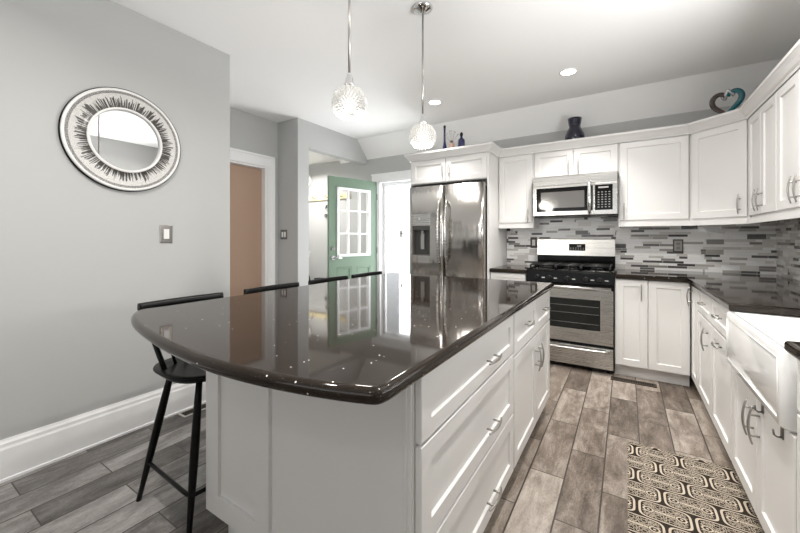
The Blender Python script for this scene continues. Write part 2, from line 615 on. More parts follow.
def sweep(bm, path, prof, closed_prof=True):
    """prof [(out, z)] swept along a 2-D path with mitred corners; out = right-hand side of travel"""
    n = len(path)
    P = [Vector(p) for p in path]
    sec = []
    for i in range(n):
        if i == 0:
            d = (P[1] - P[0]).normalized(); nn = Vector((d.y, -d.x)); k = 1
        elif i == n - 1:
            d = (P[-1] - P[-2]).normalized(); nn = Vector((d.y, -d.x)); k = 1
        else:
            d1 = (P[i] - P[i - 1]).normalized(); d2 = (P[i + 1] - P[i]).normalized()
            n1 = Vector((d1.y, -d1.x)); n2 = Vector((d2.y, -d2.x))
            nn = (n1 + n2).normalized(); k = 1 / max(0.3, nn.dot(n1))
        sec.append([bm.verts.new((P[i].x + nn.x * k * o, P[i].y + nn.y * k * o, z)) for o, z in prof])
    m_ = len(prof)
    for i in range(n - 1):
        for j in range(m_ if closed_prof else m_ - 1):
            bm.faces.new((sec[i][j], sec[i][(j + 1) % m_], sec[i + 1][(j + 1) % m_], sec[i + 1][j]))
    if closed_prof:
        bm.faces.new(sec[0][::-1]); bm.faces.new(sec[-1])
    return bm


def loc_matrix(o, u):
    """local (u, out, up) -> world.  out = u x z"""
    u = Vector((u[0], u[1], 0)).normalized()
    nrm = u.cross(Vector((0, 0, 1)))
    m = Matrix(((u.x, nrm.x, 0, o[0]), (u.y, nrm.y, 0, o[1]), (0, 0, 1, o[2]), (0, 0, 0, 1)))
    return m


def shaker(bm, mt, u0, u1, z0, z1, st=0.057, th=0.02, dep=0.009, rail=None):
    """framed flat-panel front; plane out=0 is its face, body goes back by th"""
    rail = rail or st

    def V(u, o, z):
        return bm.verts.new(mt @ Vector((u, o, z)))

    e = 0.0025
    back = [V(u0, -th, z0), V(u1, -th, z0), V(u1, -th, z1), V(u0, -th, z1)]
    sid = [V(u0, -e, z0), V(u1, -e, z0), V(u1, -e, z1), V(u0, -e, z1)]
    fr = [V(u0 + e, 0, z0 + e), V(u1 - e, 0, z0 + e), V(u1 - e, 0, z1 - e), V(u0 + e, 0, z1 - e)]
    i1 = [V(u0 + st, 0, z0 + rail), V(u1 - st, 0, z0 + rail), V(u1 - st, 0, z1 - rail), V(u0 + st, 0, z1 - rail)]
    b = 0.0035
    i2 = [V(u0 + st + b, -dep, z0 + rail + b), V(u1 - st - b, -dep, z0 + rail + b), V(u1 - st - b, -dep, z1 - rail - b), V(u0 + st + b, -dep, z1 - rail - b)]
    bm.faces.new(back)
    for A, B in ((back, sid), (sid, fr), (fr, i1), (i1, i2)):
        for k in range(4):
            bm.faces.new((A[k], B[k], B[(k + 1) % 4], A[(k + 1) % 4]))
    bm.faces.new(i2[::-1])
    bmesh.ops.recalc_face_normals(bm, faces=bm.faces)
    return bm


def pull(bm, mt, cu, cz, vertical=True, L=0.15, out=0.034):
    """arched bar pull on two posts"""
    h = L / 2
    pts, rr = [], []
    for k in range(13):
        s = -1 + 2 * k / 12
        o = out - 0.012 * s * s
        pts.append(mt @ (Vector((cu, o, cz + s * h)) if vertical else Vector((cu + s * h, o, cz))))
        rr.append(0.0052 - 0.0018 * abs(s))
    tube(bm, pts, rr, 8)
    for s in (-0.55, 0.55):
        a = Vector((cu, 0, cz + s * h)) if vertical else Vector((cu + s * h, 0, cz))
        b = a + Vector((0, out - 0.004, 0))
        tube(bm, [mt @ a, mt @ b], 0.0042, 8)
    return bm


# ------------------------------------------------------------------ object helpers
def link(name, bm, m, smooth=None, bevel=None):
    bmesh.ops.recalc_face_normals(bm, faces=bm.faces)
    me = bpy.data.meshes.new(name)
    bm.to_mesh(me)
    bm.free()
    me.materials.append(m)
    o = bpy.data.objects.new(name, me)
    COL.objects.link(o)
    if smooth:
        for p in me.polygons:
            p.use_smooth = True
    return o


def thing(name, label, cat, loc=(0, 0, 0), rotz=0.0, group=None):
    o = bpy.data.objects.new(name, None)
    o.empty_display_size = 0.1
    COL.objects.link(o)
    o.location = loc
    o.rotation_euler = (0, 0, rotz)
    o['label'] = label
    o['category'] = cat
    if group:
        o['group'] = group
    return o


ORG = {}


def root_loc(o):
    while o.parent:
        o = o.parent
    return Vector(o.location) if o.type == 'EMPTY' else Vector((0, 0, 0))


def part(name, bm, m, parent, label=None, smooth=None, world=True):
    if world:
        l = root_loc(parent)
        bmesh.ops.translate(bm, verts=bm.verts, vec=-l)
    o = link(name, bm, m, smooth)
    o.parent = parent
    if label:
        o['label'] = label
    return o


def single(name, bm, m, label, cat, group=None, smooth=None):
    """one-mesh thing; its origin goes to the bottom centre"""
    xs = [v.co for v in bm.verts]
    c = Vector(((min(v.x for v in xs) + max(v.x for v in xs)) / 2, (min(v.y for v in xs) + max(v.y for v in xs)) / 2, min(v.z for v in xs)))
    bmesh.ops.translate(bm, verts=bm.verts, vec=-c)
    o = link(name, bm, m, smooth)
    o.location = c
    o['label'] = label
    o['category'] = cat
    if group:
        o['group'] = group
    return o


def struct(name, bm, m, parent=None, smooth=None):
    o = link(name, bm, m, smooth)
    if parent:
        o.parent = parent
    else:
        o['kind'] = 'structure'
    return o


def copy_tree(o, parent=None):
    c = o.copy()
    COL.objects.link(c)
    c.parent = parent
    for ch in list(o.children):
        copy_tree(ch, c)
    return c


# ------------------------------------------------------------------ measures
HC = 2.697      # flat ceiling
YW = 4.353      # back wall
XW = 1.103      # right wall
XL = -2.677     # near left wall
XR = -3.737     # recessed wall with the tan door
XH = -3.365     # wall / header in front of the entry nook
YS = -2.6       # wall behind the camera
YF = 3.71       # face of base cabinets on the back wall
YU = 4.015      # face of upper cabinets
XB = 0.445      # face of base cabinets on the right wall
XU = 0.786      # face of right upper cabinets

# ------------------------------------------------------------------ setting
bm = box(BM(), -5.3, 1.3, -2.8, 4.55, -0.06, 0)
struct('floor', bm, M['floor'])
# vaulted ceiling: flat then sloping to the back wall
bm = BM()
pr = [(-2.75, HC), (4.113, HC), (YW + 0.06, 2.438 - 0.065), (YW + 0.06, 2.9), (-2.75, 2.9)]
vs0 = [bm.verts.new((-3.9, a, b)) for a, b in pr]
vs1 = [bm.verts.new((1.25, a, b)) for a, b in pr]
bm.faces.new(vs0); bm.faces.new(vs1[::-1])
for i in range(5):
    bm.faces.new((vs0[i], vs0[(i + 1) % 5], vs1[(i + 1) % 5], vs1[i]))
struct('ceiling', bm, M['ceil'])
bm = box(BM(), -5.2, XH - 0.115, 3.10, YW + 0.05, 2.49, 2.60)
struct('ceiling_nook', bm, M['ceil'])
# near left wall (a solid block that ends at the corner)
bm = box(BM(), -3.85, XL, -2.75, 1.677, 0, HC + 0.1, 0.004, 1)
struct('wall_left', bm, M['wall'])


def wall_with_hole(name, axis, c0, c1, a0, a1, z1, holes, m):
    """axis 'x': wall spans y a0..a1 with thickness x c0..c1; 'y': spans x"""
    bm = BM()
    cuts = sorted(holes)
    cur = a0
    segs = []
    for h0, h1, hz0, hz1 in cuts:
        segs.append((cur, h0, 0, z1))
        if hz0 > 0: segs.append((h0, h1, 0, hz0))
        segs.append((h0, h1, hz1, z1))
        cur = h1
    segs.append((cur, a1, 0, z1))
    for s0, s1, zz0, zz1 in segs:
        if axis == 'x':
            box(bm, c0, c1, s0, s1, zz0, zz1)
        else:
            box(bm, s0, s1, c0, c1, zz0, zz1)
    return struct(name, bm, m)


DY0, DY1, DZ = 1.93, 2.82, 2.085     # tan door opening in the recessed wall
wall_with_hole('wall_recess', 'x', XR - 0.13, XR, 1.60, 2.983, HC + 0.1, [(DY0, DY1, 0, DZ + 0.02)], M['wall'])
# return wall with the dimmer, and the jamb of the nook
bm = box(BM(), -5.2, XH, 2.983, 3.163, 0, HC + 0.1, 0.003, 1)
struct('wall_return', bm, M['wall'])
# header over the nook opening, follows the ceiling
bm = BM()
pr = [(3.16, 2.37), (YW + 0.02, 2.37), (YW + 0.02, 2.80), (3.16, 2.80)]
for s in (0,):
    a = [bm.verts.new((XH - 0.12, p, q)) for p, q in pr]
    b = [bm.verts.new((XH, p, q)) for p, q in pr]
    bm.faces.new(a); bm.faces.new(b[::-1])
    for i in range(4):
        bm.faces.new((a[i], a[(i + 1) % 4], b[(i + 1) % 4], b[i]))
struct('wall_header', bm, M['wall'])
EX0, EX1, EZ = -3.15, -2.25, 2.085
wall_with_hole('wall_back', 'y', YW, YW + 0.13, -5.25, 1.25, 2.75, [(EX0, EX1, 0, EZ)], M['wall'])
bm = box(BM(), -5.32, -5.2, 3.0, 4.5, 0, 2.7)
struct('wall_nook', bm, M['wall'])
wall_with_hole('wall_right', 'x', XW, XW + 0.12, -2.75, 4.45, HC + 0.1, [(0.95, 2.30, 1.05, 2.2)], M['wall'])
wall_with_hole('wall_front', 'y', YS - 0.12, YS, -2.8, 1.25, HC + 0.1, [(-2.3, 0.5, 0.75, 2.3)], M['wall'])


def window(name, axis, c, a0, a1, z0, z1):
    bm = BM()
    t_ = 0.05

    def B(p0, p1, q0, q1, th=0.04):
        if th == 0.03: th = 0.045
        if axis == 'y': box(bm, p0, p1, c - th, c + th, q0, q1)
        else: box(bm, c - th, c + th, p0, p1, q0, q1)

    B(a0 - 0.07, a0, z0 - 0.07, z1 + 0.07, 0.03); B(a1, a1 + 0.07, z0 - 0.07, z1 + 0.07, 0.03)
    B(a0, a1, z0 - 0.07, z0, 0.03); B(a0, a1, z1, z1 + 0.07, 0.03)
    B(a0, a0 + t_, z0, z1, 0.02); B(a1 - t_, a1, z0, z1, 0.02); B(a0, a1, z0, z0 + t_, 0.02); B(a0, a1, z1 - t_, z1, 0.02)
    B((a0 + a1) / 2 - 0.02, (a0 + a1) / 2 + 0.02, z0, z1, 0.02)
    B(a0, a1, (z0 + z1) / 2 - 0.015, (z0 + z1) / 2 + 0.015, 0.02)
    o = struct(name, bm, M['trim'])
    g = BM()
    if axis == 'y': box(g, a0, a1, c - 0.003, c + 0.003, z0, z1)
    else: box(g, c - 0.003, c + 0.003, a0, a1, z0, z1)
    part('glass_pane', g, M['glass'], o)
    return o


window('window_added_1', 'y', YS - 0.03, -2.3, 0.5, 0.75, 2.3)  # unseen window, added behind the camera for its light
window('window_2', 'x', XW + 0.03, 0.95, 2.30, 1.05, 2.2)  # unseen sink window, lengthened to pass more light to the ceiling

# baseboards with a stepped top
bprof = [(0, 0), (0.022, 0), (0.022, 0.012), (0.016, 0.016), (0.016, 0.160), (0.012, 0.172), (0.012, 0.188), (0.006, 0.200), (0.004, 0.209), (0, 0.209)]
bm = BM()
sweep(bm, [(XL, YS), (XL, 1.677), (-3.60, 1.677)][::1], [(o, z) for o, z in bprof])
struct('baseboard_left', bm, M['trim'])
bm = sweep(BM(), [(XR, 1.69), (XR, DY0 - 0.10)], bprof)
sweep(bm, [(XR, DY1 + 0.105), (XR, 2.983), (XH, 2.983), (XH, 3.163)], bprof)
struct('baseboard_recess', bm, M['trim'])
bm = sweep(BM(), [(-5.2, YW), (EX0 - 0.11, YW)], bprof)
struct('baseboard_back', bm, M['trim'])

# tan door in its white casing (recess)
bm = BM()
cw = 0.10
box(bm, XR, XR + 0.018, DY1, DY1 + cw, 0, DZ + 0.02, 0.003)
box(bm, XR, XR + 0.018, DY0 - cw, DY0, 0, DZ + 0.02, 0.003)
box(bm, XR, XR + 0.018, DY0 - cw, DY1 + cw, DZ + 0.02, DZ + 0.02 + 0.13, 0.003)
box(bm, XR + 0.016, XR + 0.03, DY1 + cw - 0.025, DY1 + cw + 0.004, 0, DZ + 0.15, 0.003)
box(bm, XR + 0.016, XR + 0.03, DY0 - cw, DY1 + cw + 0.004, DZ + 0.13, DZ + 0.155, 0.003)
box(bm, XR - 0.13, XR, DY1 - 0.02, DY1, 0, DZ)
box(bm, XR - 0.13, XR, DY0, DY0 + 0.02, 0, DZ)
box(bm, XR - 0.13, XR, DY0, DY1, DZ, DZ + 0.02)
struct('trim_1', bm, M['trim'])
bm = box(BM(), XR - 0.105, XR - 0.07, DY0 + 0.022, DY1 - 0.022, 0.01, DZ - 0.005, 0.002)
d1 = struct('door_1', bm, M['tan'])
bm = lathe(BM(), [(0.02, 0), (0.02, 0.006), (0.009, 0.012), (0.009, 0.035), (0.024, 0.045), (0.026, 0.06), (0.015, 0.072)], (XR - 0.07, DY0 + 0.08, 0.95), 20, 'x')
part('door_knob', bm, M['nickel'], d1, 'nickel knob')

# entry doorway casing, storm door and open green door
bm = BM()
for x0, x1 in ((EX0 - 0.11, EX0), (EX1, EX1 + 0.06)):
    box(bm, x0, x1, YW - 0.02, YW, 0, EZ + 0.0, 0.003)
box(bm, EX0 - 0.11, EX1 + 0.06, YW - 0.02, YW, EZ, EZ + 0.11, 0.003)
box(bm, EX0 - 0.115, EX1 + 0.06, YW - 0.032, YW - 0.018, EZ + 0.085, EZ + 0.112, 0.003)
box(bm, EX0, EX0 + 0.025, YW, YW + 0.13, 0, EZ)
box(bm, EX1 - 0.025, EX1, YW, YW + 0.13, 0, EZ)
box(bm, EX0, EX1, YW, YW + 0.13, EZ - 0.02, EZ)
struct('trim_2', bm, M['trim'])
bm = BM()
sy0, sy1 = YW + 0.085, YW + 0.115
box(bm, EX0 + 0.026, EX0 + 0.07, sy0, sy1, 0.02, EZ - 0.022, 0.003)
box(bm, EX1 - 0.07, EX1 - 0.026, sy0, sy1, 0.02, EZ - 0.022, 0.003)
box(bm, EX0 + 0.07, EX1 - 0.07, sy0, sy1, EZ - 0.07, EZ - 0.022, 0.003)
box(bm, EX0 + 0.07, EX1 - 0.07, sy0, sy1, 0.02, 0.30, 0.003)
sd = struct('door_2', bm, M['trim'])
part('glass_pane', box(BM(), EX0 + 0.07, EX1 - 0.07, sy0 + 0.012, sy0 + 0.016, 0.30, EZ - 0.07), M['glass'], sd)
bm = BM()
box(bm, -2.80, -2.77, YW + 0.06, YW + 0.085, 1.25, 1.34, 0.004)
tube(bm, [(-2.785, YW + 0.06, 1.30), (-2.785, YW + 0.04, 1.30), (-2.72, YW + 0.04, 1.30)], 0.008, 8)
part('door_handle', bm, M['dnickel'], sd, 'small grey latch handle')

# green door leaf (opened into the nook)
hin = Vector((-3.165, 4.325)); tip = Vector((-3.365, 3.52))
u = (tip - hin).normalized()
Wd = (tip - hin).length
mt = loc_matrix((hin.x, hin.y, 0.0), (-u.x, -u.y))   # local u runs from tip side (-) to hinge (0); out faces +x side
# local u in [-Wd, 0]


def lbox(bm, mt, u0, u1, o0, o1, z0, z1, bev=0.0):
    t_ = BM()
    box(t_, u0, u1, o0, o1, z0, z1, bev)
    t_.transform(mt)
    me = bpy.data.meshes.new('tmp')
    t_.to_mesh(me)
    t_.free()
    bm.from_mesh(me)
    bpy.data.meshes.remove(me)
    return bm


g0, g1, gz0, gz1 = -Wd + 0.125, -0.125, 0.975, 1.935
bm = BM()
DT = 2.075
lbox(bm, mt, -Wd, g0, -0.04, 0, 0.015, DT, 0.002)
lbox(bm, mt, g1, 0, -0.04, 0, 0.015, DT, 0.002)
lbox(bm, mt, g0, g1, -0.04, 0, gz1, DT)
lbox(bm, mt, g0, g1, -0.04, 0, 0.70 + 0.13, gz0)
lbox(bm, mt, g0, g1, -0.04, 0, 0.015, 0.25)
lbox(bm, mt, g0, g1, -0.034, -0.008, 0.25, 0.83)
lbox(bm, mt, (g0 + g1) / 2 - 0.05, (g0 + g1) / 2 + 0.05, -0.04, 0, 0.25, 0.83)
door3 = struct('door_3', bm, M['green'])
for s0, s1 in ((g0, (g0 + g1) / 2 - 0.05), ((g0 + g1) / 2 + 0.05, g1)):
    bm = BM()
    shaker(bm, mt @ Matrix.Translation((0, 0.0, 0)), s0 + 0.004, s1 - 0.004, 0.255, 0.825, 0.022, 0.03, 0.010)
    part('raised_panel', bm, M['green'], door3)
bm = BM()
fw_ = 0.035
lbox(bm, mt, g0, g0 + fw_, -0.05, 0.012, gz0, gz1, 0.003); lbox(bm, mt, g1 - fw_, g1, -0.05, 0.012, gz0, gz1, 0.003)
lbox(bm, mt, g0, g1, -0.05, 0.012, gz0, gz0 + fw_, 0.003); lbox(bm, mt, g0, g1, -0.05, 0.012, gz1 - fw_, gz1, 0.003)
for k in (1, 2):
    uu = g0 + (g1 - g0) * k / 3
    lbox(bm, mt, uu - 0.011, uu + 0.011, -0.035, 0.006, gz0, gz1, 0.002)
    zz = gz0 + (gz1 - gz0) * k / 3
    lbox(bm, mt, g0, g1, -0.035, 0.006, zz - 0.011, zz + 0.011, 0.002)
part('window_grille', bm, M['trim'], door3, 'white grille of nine lites')
bm = lbox(BM(), mt, g0, g1, -0.018, -0.014, gz0, gz1)
part('glass_pane', bm, M['glass'], door3)
bm = BM()
hu = -Wd + 0.06


def lpt(mt, a, b, c): return mt @ Vector((a, b, c))


tube(bm, [lpt(mt, hu, 0, 0.965), lpt(mt, hu, 0.012, 0.965)], 0.032, 20)
tube(bm, [lpt(mt, hu, 0.01, 0.965), lpt(mt, hu, 0.055, 0.965), lpt(mt, hu + 0.02, 0.062, 0.965), lpt(mt, hu + 0.12, 0.058, 0.960)], [0.012, 0.012, 0.011, 0.008], 10)
part('door_lever', bm, M['silver'], door3, 'silver lever handle')
bm = BM()
tube(bm, [lpt(mt, hu, 0, 1.09), lpt(mt, hu, 0.022, 1.09)], [0.030, 0.024], 20)
lbox(bm, mt, hu - 0.004, hu + 0.004, 0.02, 0.04, 1.072, 1.108, 0.002)
part('deadbolt', bm, M['silver'], door3, 'silver deadbolt thumb turn')
bm = BM()
for zz in (0.25, 1.05, 1.85):
    tube(bm, [lpt(mt, 0.006, 0.004, zz - 0.045), lpt(mt, 0.006, 0.004, zz + 0.045)], 0.006, 8)
part('hinge', bm, M['silver'], door3)

# porch outside
bm = box(BM(), -6.5, 0.5, YW + 0.13, 9.0, -0.25, -0.08)
struct('floor_porch', bm, M['snow'])
for px_, lb in ((-3.9, 'white porch post outside, to the left of the entry doorway'), (-1.7, 'white porch post outside, behind the refrigerator wall')):
    bm = box(BM(), px_, px_ + 0.12, 6.3, 6.42, -0.08, 2.5, 0.01)
    box(bm, px_ - 0.02, px_ + 0.14, 6.28, 6.44, -0.08, 0.06, 0.01)
    single('porch_post', bm, M['trim'], lb, 'post')

# ------------------------------------------------------------------ kitchen cabinets
GAP = 0.0032


def cab(name, label, o, u, w_, z0, z1, depth, doors=(), drawers=(), toe=True, group=None, ends=(), rail=0.057, cat='cabinet'):
    """o = world point at the face plane, left end; u = direction along the face.
    doors: (u0, u1, z0, z1, pull_u or None, pull_z, vertical)"""
    root = thing(name, label, cat, (o[0], o[1], 0 if toe else z0), group=group)
    mt = loc_matrix((o[0], o[1], 0), u)
    bm = BM()
    lbox(bm, mt, 0, w_, -depth, -0.021, z0, z1)
    part('body', bm, M['cab'], root)
    if toe:
        bm = lbox(BM(), mt, 0.0, w_, -depth, -0.075, 0, z0)
        part('toe_kick', bm, M['cab'], root)
    for nm, lst in (('door', doors), ('drawer', drawers)):
        for (a, b, c, d, pu, pz, vert) in lst:
            bm = BM()
            shaker(bm, mt, a + GAP, b - GAP, c + GAP, d - GAP, st=min(0.057, (b - a) * 0.24), rail=min(rail, (d - c) * 0.26), th=0.019)
            dd = part(nm, bm, M['cab'], root)
            if pu is not None:
                part('pull', pull(BM(), mt, pu, pz, vert), M['nickel'], dd)
    for e in ends:
        bm = e(mt)
        part('end_panel', bm, M['cab'], root)
    return root, mt


# --- kitchen island (faces the aisle, +x) ---
IX, IY0 = -0.459, 0.82
ia, imt = cab('drawer_base_cabinet', 'white three-drawer base cabinet at the near end of the island', (IX, IY0), (0, 1), 0.935, 0.11, 0.875, 0.605,
              drawers=[(0.006, 0.928, 0.680, 0.872, 0.467 + 0.11, 0.755, False), (0.006, 0.928, 0.392, 0.678, 0.467 + 0.11, 0.49, False),
                       (0.006, 0.928, 0.108, 0.390, 0.467 + 0.11, 0.20, False)])
for ch in list(ia.children):
    pass
ib, _ = cab('base_cabinet', 'white base cabinet at the stove end of the island, two drawers over two doors', (IX, IY0 + 0.937), (0, 1), 0.963, 0.11, 0.875, 0.605,
            drawers=[(0.003, 0.505, 0.655, 0.872, 0.26, 0.77, False), (0.505, 0.958, 0.655, 0.872, 0.735, 0.77, False)],
            doors=[(0.003, 0.505, 0.108, 0.652, 0.468, 0.52, True), (0.505, 0.958, 0.108, 0.652, 0.545, 0.52, True)])
# decorated near end of the island, facing the camera side
emt = loc_matrix((-1.468, 0.813, 0), (1, 0))


def recess_plate(bm, mt, u0, u1, z0, z1, openings, th=0.018, dep=0.008):
    """flat plate with recessed rectangles (ua, ub, za, zb)"""
    us = sorted({u0, u1, *[q for o in openings for q in o[:2]]})
    zs = sorted({z0, z1, *[q for o in openings for q in o[2:]]})
    for i in range(len(us) - 1):
        for j in range(len(zs) - 1):
            ins = any(us[i] >= o[0] - 1e-6 and us[i + 1] <= o[1] + 1e-6 and zs[j] >= o[2] - 1e-6 and zs[j + 1] <= o[3] + 1e-6 for o in openings)
            lbox(bm, mt, us[i], us[i + 1], -th, -dep if ins else 0, zs[j], zs[j + 1])
    return bm


# rear cabinets of the island (seating side)
ic = thing('rear_island_cabinet', 'shallow white cabinet on the stool side of the island with a narrow recessed end panel', 'cabinet', (-1.265, 0.82, 0))
part('body', box(BM(), -1.452, -1.066, 0.835, 2.72, 0.11, 0.875), M['cab'], ic)
part('toe_kick', box(BM(), -1.385, -1.066, 0.86, 2.70, 0, 0.11), M['cab'], ic)
bm = recess_plate(BM(), emt, 0.0, 0.402, 0.115, 0.875, [(0.086, 0.322, 0.197, 0.80)], 0.020, 0.013)
part('end_panel', bm, M['cab'], ic)
bm = BM()
smt = loc_matrix((-1.468, 2.72, 0), (0, -1))
for k in range(4):
    shaker(bm, smt, 0.003 + 0.4725 * k, 0.4725 * (k + 1) - 0.003, 0.115, 0.872, th=0.016)
part('back_panel', bm, M['cab'], ic)
bm = recess_plate(BM(), emt, 0.406, 0.985, 0.115, 0.875, [(0.409, 0.882, 0.197, 0.80)], 0.020, 0.013)
# corner post beads
lbox(bm, emt, 0.9655, 0.975, -0.004, 0.006, 0.115, 0.875, 0.003)
part('end_panel', bm, M['cab'], ia)

# island top: bowed near edge
pts = [(-1.838, 0.80)]
arc = [(-1.848, 0.77), (-1.852, 0.735), (-1.825, 0.695), (-1.74, 0.650), (-1.62, 0.611), (-1.45, 0.575), (-1.26, 0.545), (-1.09, 0.527), (-0.93, 0.519),
       (-0.79, 0.527), (-0.66, 0.546), (-0.55, 0.571), (-0.475, 0.594), (-0.447, 0.606), (-0.436, 0.622), (-0.431, 0.648)]


def smooth_curve(p, n=4):
    out = []
    P = [Vector((*q, 0)) for q in p]
    for i in range(len(P) - 1):
        p0, p1, p2, p3 = P[max(i - 1, 0)], P[i], P[i + 1], P[min(i + 2, len(P) - 1)]
        for k in range(n):
            t_ = k / n
            out.append(0.5 * ((2 * p1) + (p2 - p0) * t_ + (2 * p0 - 5 * p1 + 4 * p2 - p3) * t_ * t_ + (3 * p1 - p0 - 3 * p2 + p3) * t_ ** 3))
    out.append(P[-1])
    return [(v.x, v.y) for v in out]


pts = [(-1.838, 2.70), (-1.838, 0.82)] + smooth_curve(arc) + [(-0.431, 2.72), (-0.441, 2.735), (-1.82, 2.735), (-1.833, 2.725)]
bm = bull(BM(), pts, 0.8755, 0.915, 0.018)
o = single('island_countertop', bm, M['quartz'], 'black speckled quartz top of the island with a bowed near edge', 'countertop')

# --- base run on the back wall ---
cab('narrow_base_cabinet', 'narrow white base cabinet between the refrigerator and the range', (-1.222, YF), (1, 0), 0.372, 0.11, 0.875, 0.61,
    drawers=[(0.003, 0.369, 0.70, 0.872, 0.186, 0.785, False)], doors=[(0.003, 0.369, 0.108, 0.697, 0.33, 0.6, True)])
cab('corner_base_cabinet', 'white corner base cabinet right of the range with two back-wall doors', (-0.085, YF), (1, 0), 0.528, 0.11, 0.875, 0.61,
    doors=[(0.003, 0.243, 0.108, 0.872, 0.195, 0.765, True), (0.243, 0.527, 0.108, 0.872, None, 0, True)])
# --- base run on the right wall (faces -x; u runs toward the camera) ---
cab('corner_return_cabinet', 'white corner cabinet with a narrow door in the inner corner of the right run', (XB, 3.708), (0, -1), 0.308, 0.11, 0.875, 0.635,
    doors=[(0.022, 0.300, 0.108, 0.872, 0.07, 0.765, True)])
cab('drawer_over_door_cabinet', 'white base cabinet with one drawer over a door, next to the inner corner', (XB, 3.398), (0, -1), 0.498, 0.11, 0.875, 0.635,
    drawers=[(0.003, 0.495, 0.70, 0.872, 0.27, 0.79, False)], doors=[(0.003, 0.495, 0.108, 0.695, 0.40, 0.58, True)])
cab('pullout_base_cabinet', 'white pull-out base cabinet beside the sink, two level pulls one above the other', (XB, 2.898), (0, -1), 0.497, 0.11, 0.875, 0.635,
    drawers=[(0.003, 0.494, 0.70, 0.872, 0.25, 0.79, False)], doors=[(0.003, 0.494, 0.108, 0.695, 0.25, 0.63, False)])
SK0, SK1 = 1.615, 2.365
cab('sink_base_cabinet', 'white two-door sink base cabinet under the apron sink', (XB, 2.398), (0, -1), 0.80, 0.11, 0.615, 0.635,
    doors=[(0.003, 0.412, 0.108, 0.612, 0.372, 0.49, True), (0.412, 0.797, 0.108, 0.612, 0.452, 0.49, True)])
cab('near_base_cabinet', 'white base cabinet on the right wall, nearest the camera, past the sink', (XB, 1.592), (0, -1), 0.75, 0.11, 0.875, 0.635,
    drawers=[(0.003, 0.747, 0.70, 0.872, 0.375, 0.79, False)], doors=[(0.003, 0.375, 0.108, 0.695, 0.33, 0.58, True), (0.375, 0.747, 0.108, 0.695, 0.42, 0.58, True)])

# counters
CE = 0.424
bm = prism(BM(), [(-0.083, YW - 0.012), (-0.083, YF - 0.022), (CE, YF - 0.022), (CE, 2.335), (0.845, 2.335), (0.845, SK0 - 0.02), (CE - 0.004, SK0 - 0.02), (CE - 0.004, 0.84),
                  (XW - 0.012, 0.84), (XW - 0.012, YW - 0.012)], 0.8755, 0.915, 0.012, 3)
single('corner_countertop', bm, M['quartz'], 'black quartz countertop running from the range round the corner past the sink', 'countertop')
bm = prism(BM(), [(-1.222, YW - 0.012), (-1.222, YF - 0.022), (-0.848, YF - 0.022), (-0.848, YW - 0.012)], 0.8755, 0.915, 0.012, 3)
single('small_countertop', bm, M['quartz'], 'short black quartz countertop between refrigerator and range', 'countertop')

# backsplash
bm = box(BM(), -1.222, XW - 0.0015, YW - 0.011, YW - 0.001, 0.9155, 1.50)
single('back_backsplash', bm, M['mosaic'], 'grey and white linear mosaic backsplash on the back wall', 'backsplash')
bm = box(BM(), XW - 0.011, XW - 0.001, 2.0, YW - 0.0115, 0.9155, 1.42)
single('side_backsplash', bm, M['mosaic'], 'darker looking mosaic backsplash on the right wall beside the corner', 'backsplash')

# apron sink
sk = thing('apron_sink', 'white fireclay farmhouse apron sink in the right counter', 'sink', (0.64, 1.99, 0.62))
bm = BM()
x0, x1, y0, y1, zb, zt = 0.418, 0.86, SK0, SK1, 0.618, 0.874
prof_o = [(x0, y0), (x1, y0), (x1, y1), (x0, y1)]


def rrect(x0, x1, y0, y1, r, n=6):
    out = []
    for cx_, cy_, a0 in ((x1 - r, y0 + r, -90), (x1 - r, y1 - r, 0), (x0 + r, y1 - r, 90), (x0 + r, y0 + r, 180)):
        for k in range(n + 1):
            a = R(a0 + 90 * k / n)
            out.append((cx_ + r * math.cos(a), cy_ + r * math.sin(a)))
    return out


levels = [(0.0, 0.010, zb), (0.0, 0.0, zb + 0.010), (0.0, 0.0, zt - 0.008), (0.0, 0.004, zt - 0.001), (0.0, 0.012, zt), (0.0, 0.024, zt), (0.0, 0.030, zt - 0.006), (0.0, 0.034, zt - 0.22), (0, 0.07, zt - 0.235)]
rings = []
for _, ins, z in levels:
    rings.append([bm.verts.new((p[0], p[1], z)) for p in rrect(x0 + ins, x1 - ins, y0 + ins, y1 - ins, max(0.022 - ins * 0.3, 0.008))])
for A, B in zip(rings, rings[1:]):
    for k in range(len(A)):
        f = bm.faces.new((A[k], A[(k + 1) % len(A)], B[(k + 1) % len(A)], B[k])); f.smooth = True
bm.faces.new(rings[0]); bm.faces.new(rings[-1][::-1])
part('basin', bm, M['porcelain'], sk)
bm = BM()
pm_ = loc_matrix((x0, SK1, 0), (0, -1))
fo = [(0.03, zb + 0.03), (SK1 - SK0 - 0.03, zb + 0.03), (SK1 - SK0 - 0.03, zt - 0.03), (0.03, zt - 0.03)]
for a_, b_ in ((fo[0], fo[1]), (fo[1], fo[2]), (fo[2], fo[3]), (fo[3], fo[0])):
    tube(bm, [pm_ @ Vector((a_[0], 0.0, a_[1])), pm_ @ Vector((b_[0], 0.0, b_[1]))], 0.0025, 8)
part('apron_bead', bm, M['porcelain'], sk)
bm = lathe(BM(), [(0.045, 0), (0.045, 0.003), (0.03, 0.004), (0.028, -0.001)], (0.64, 1.99, zt - 0.2345), 24)
part('drain', bm, M['chrome'], sk, 'chrome drain')
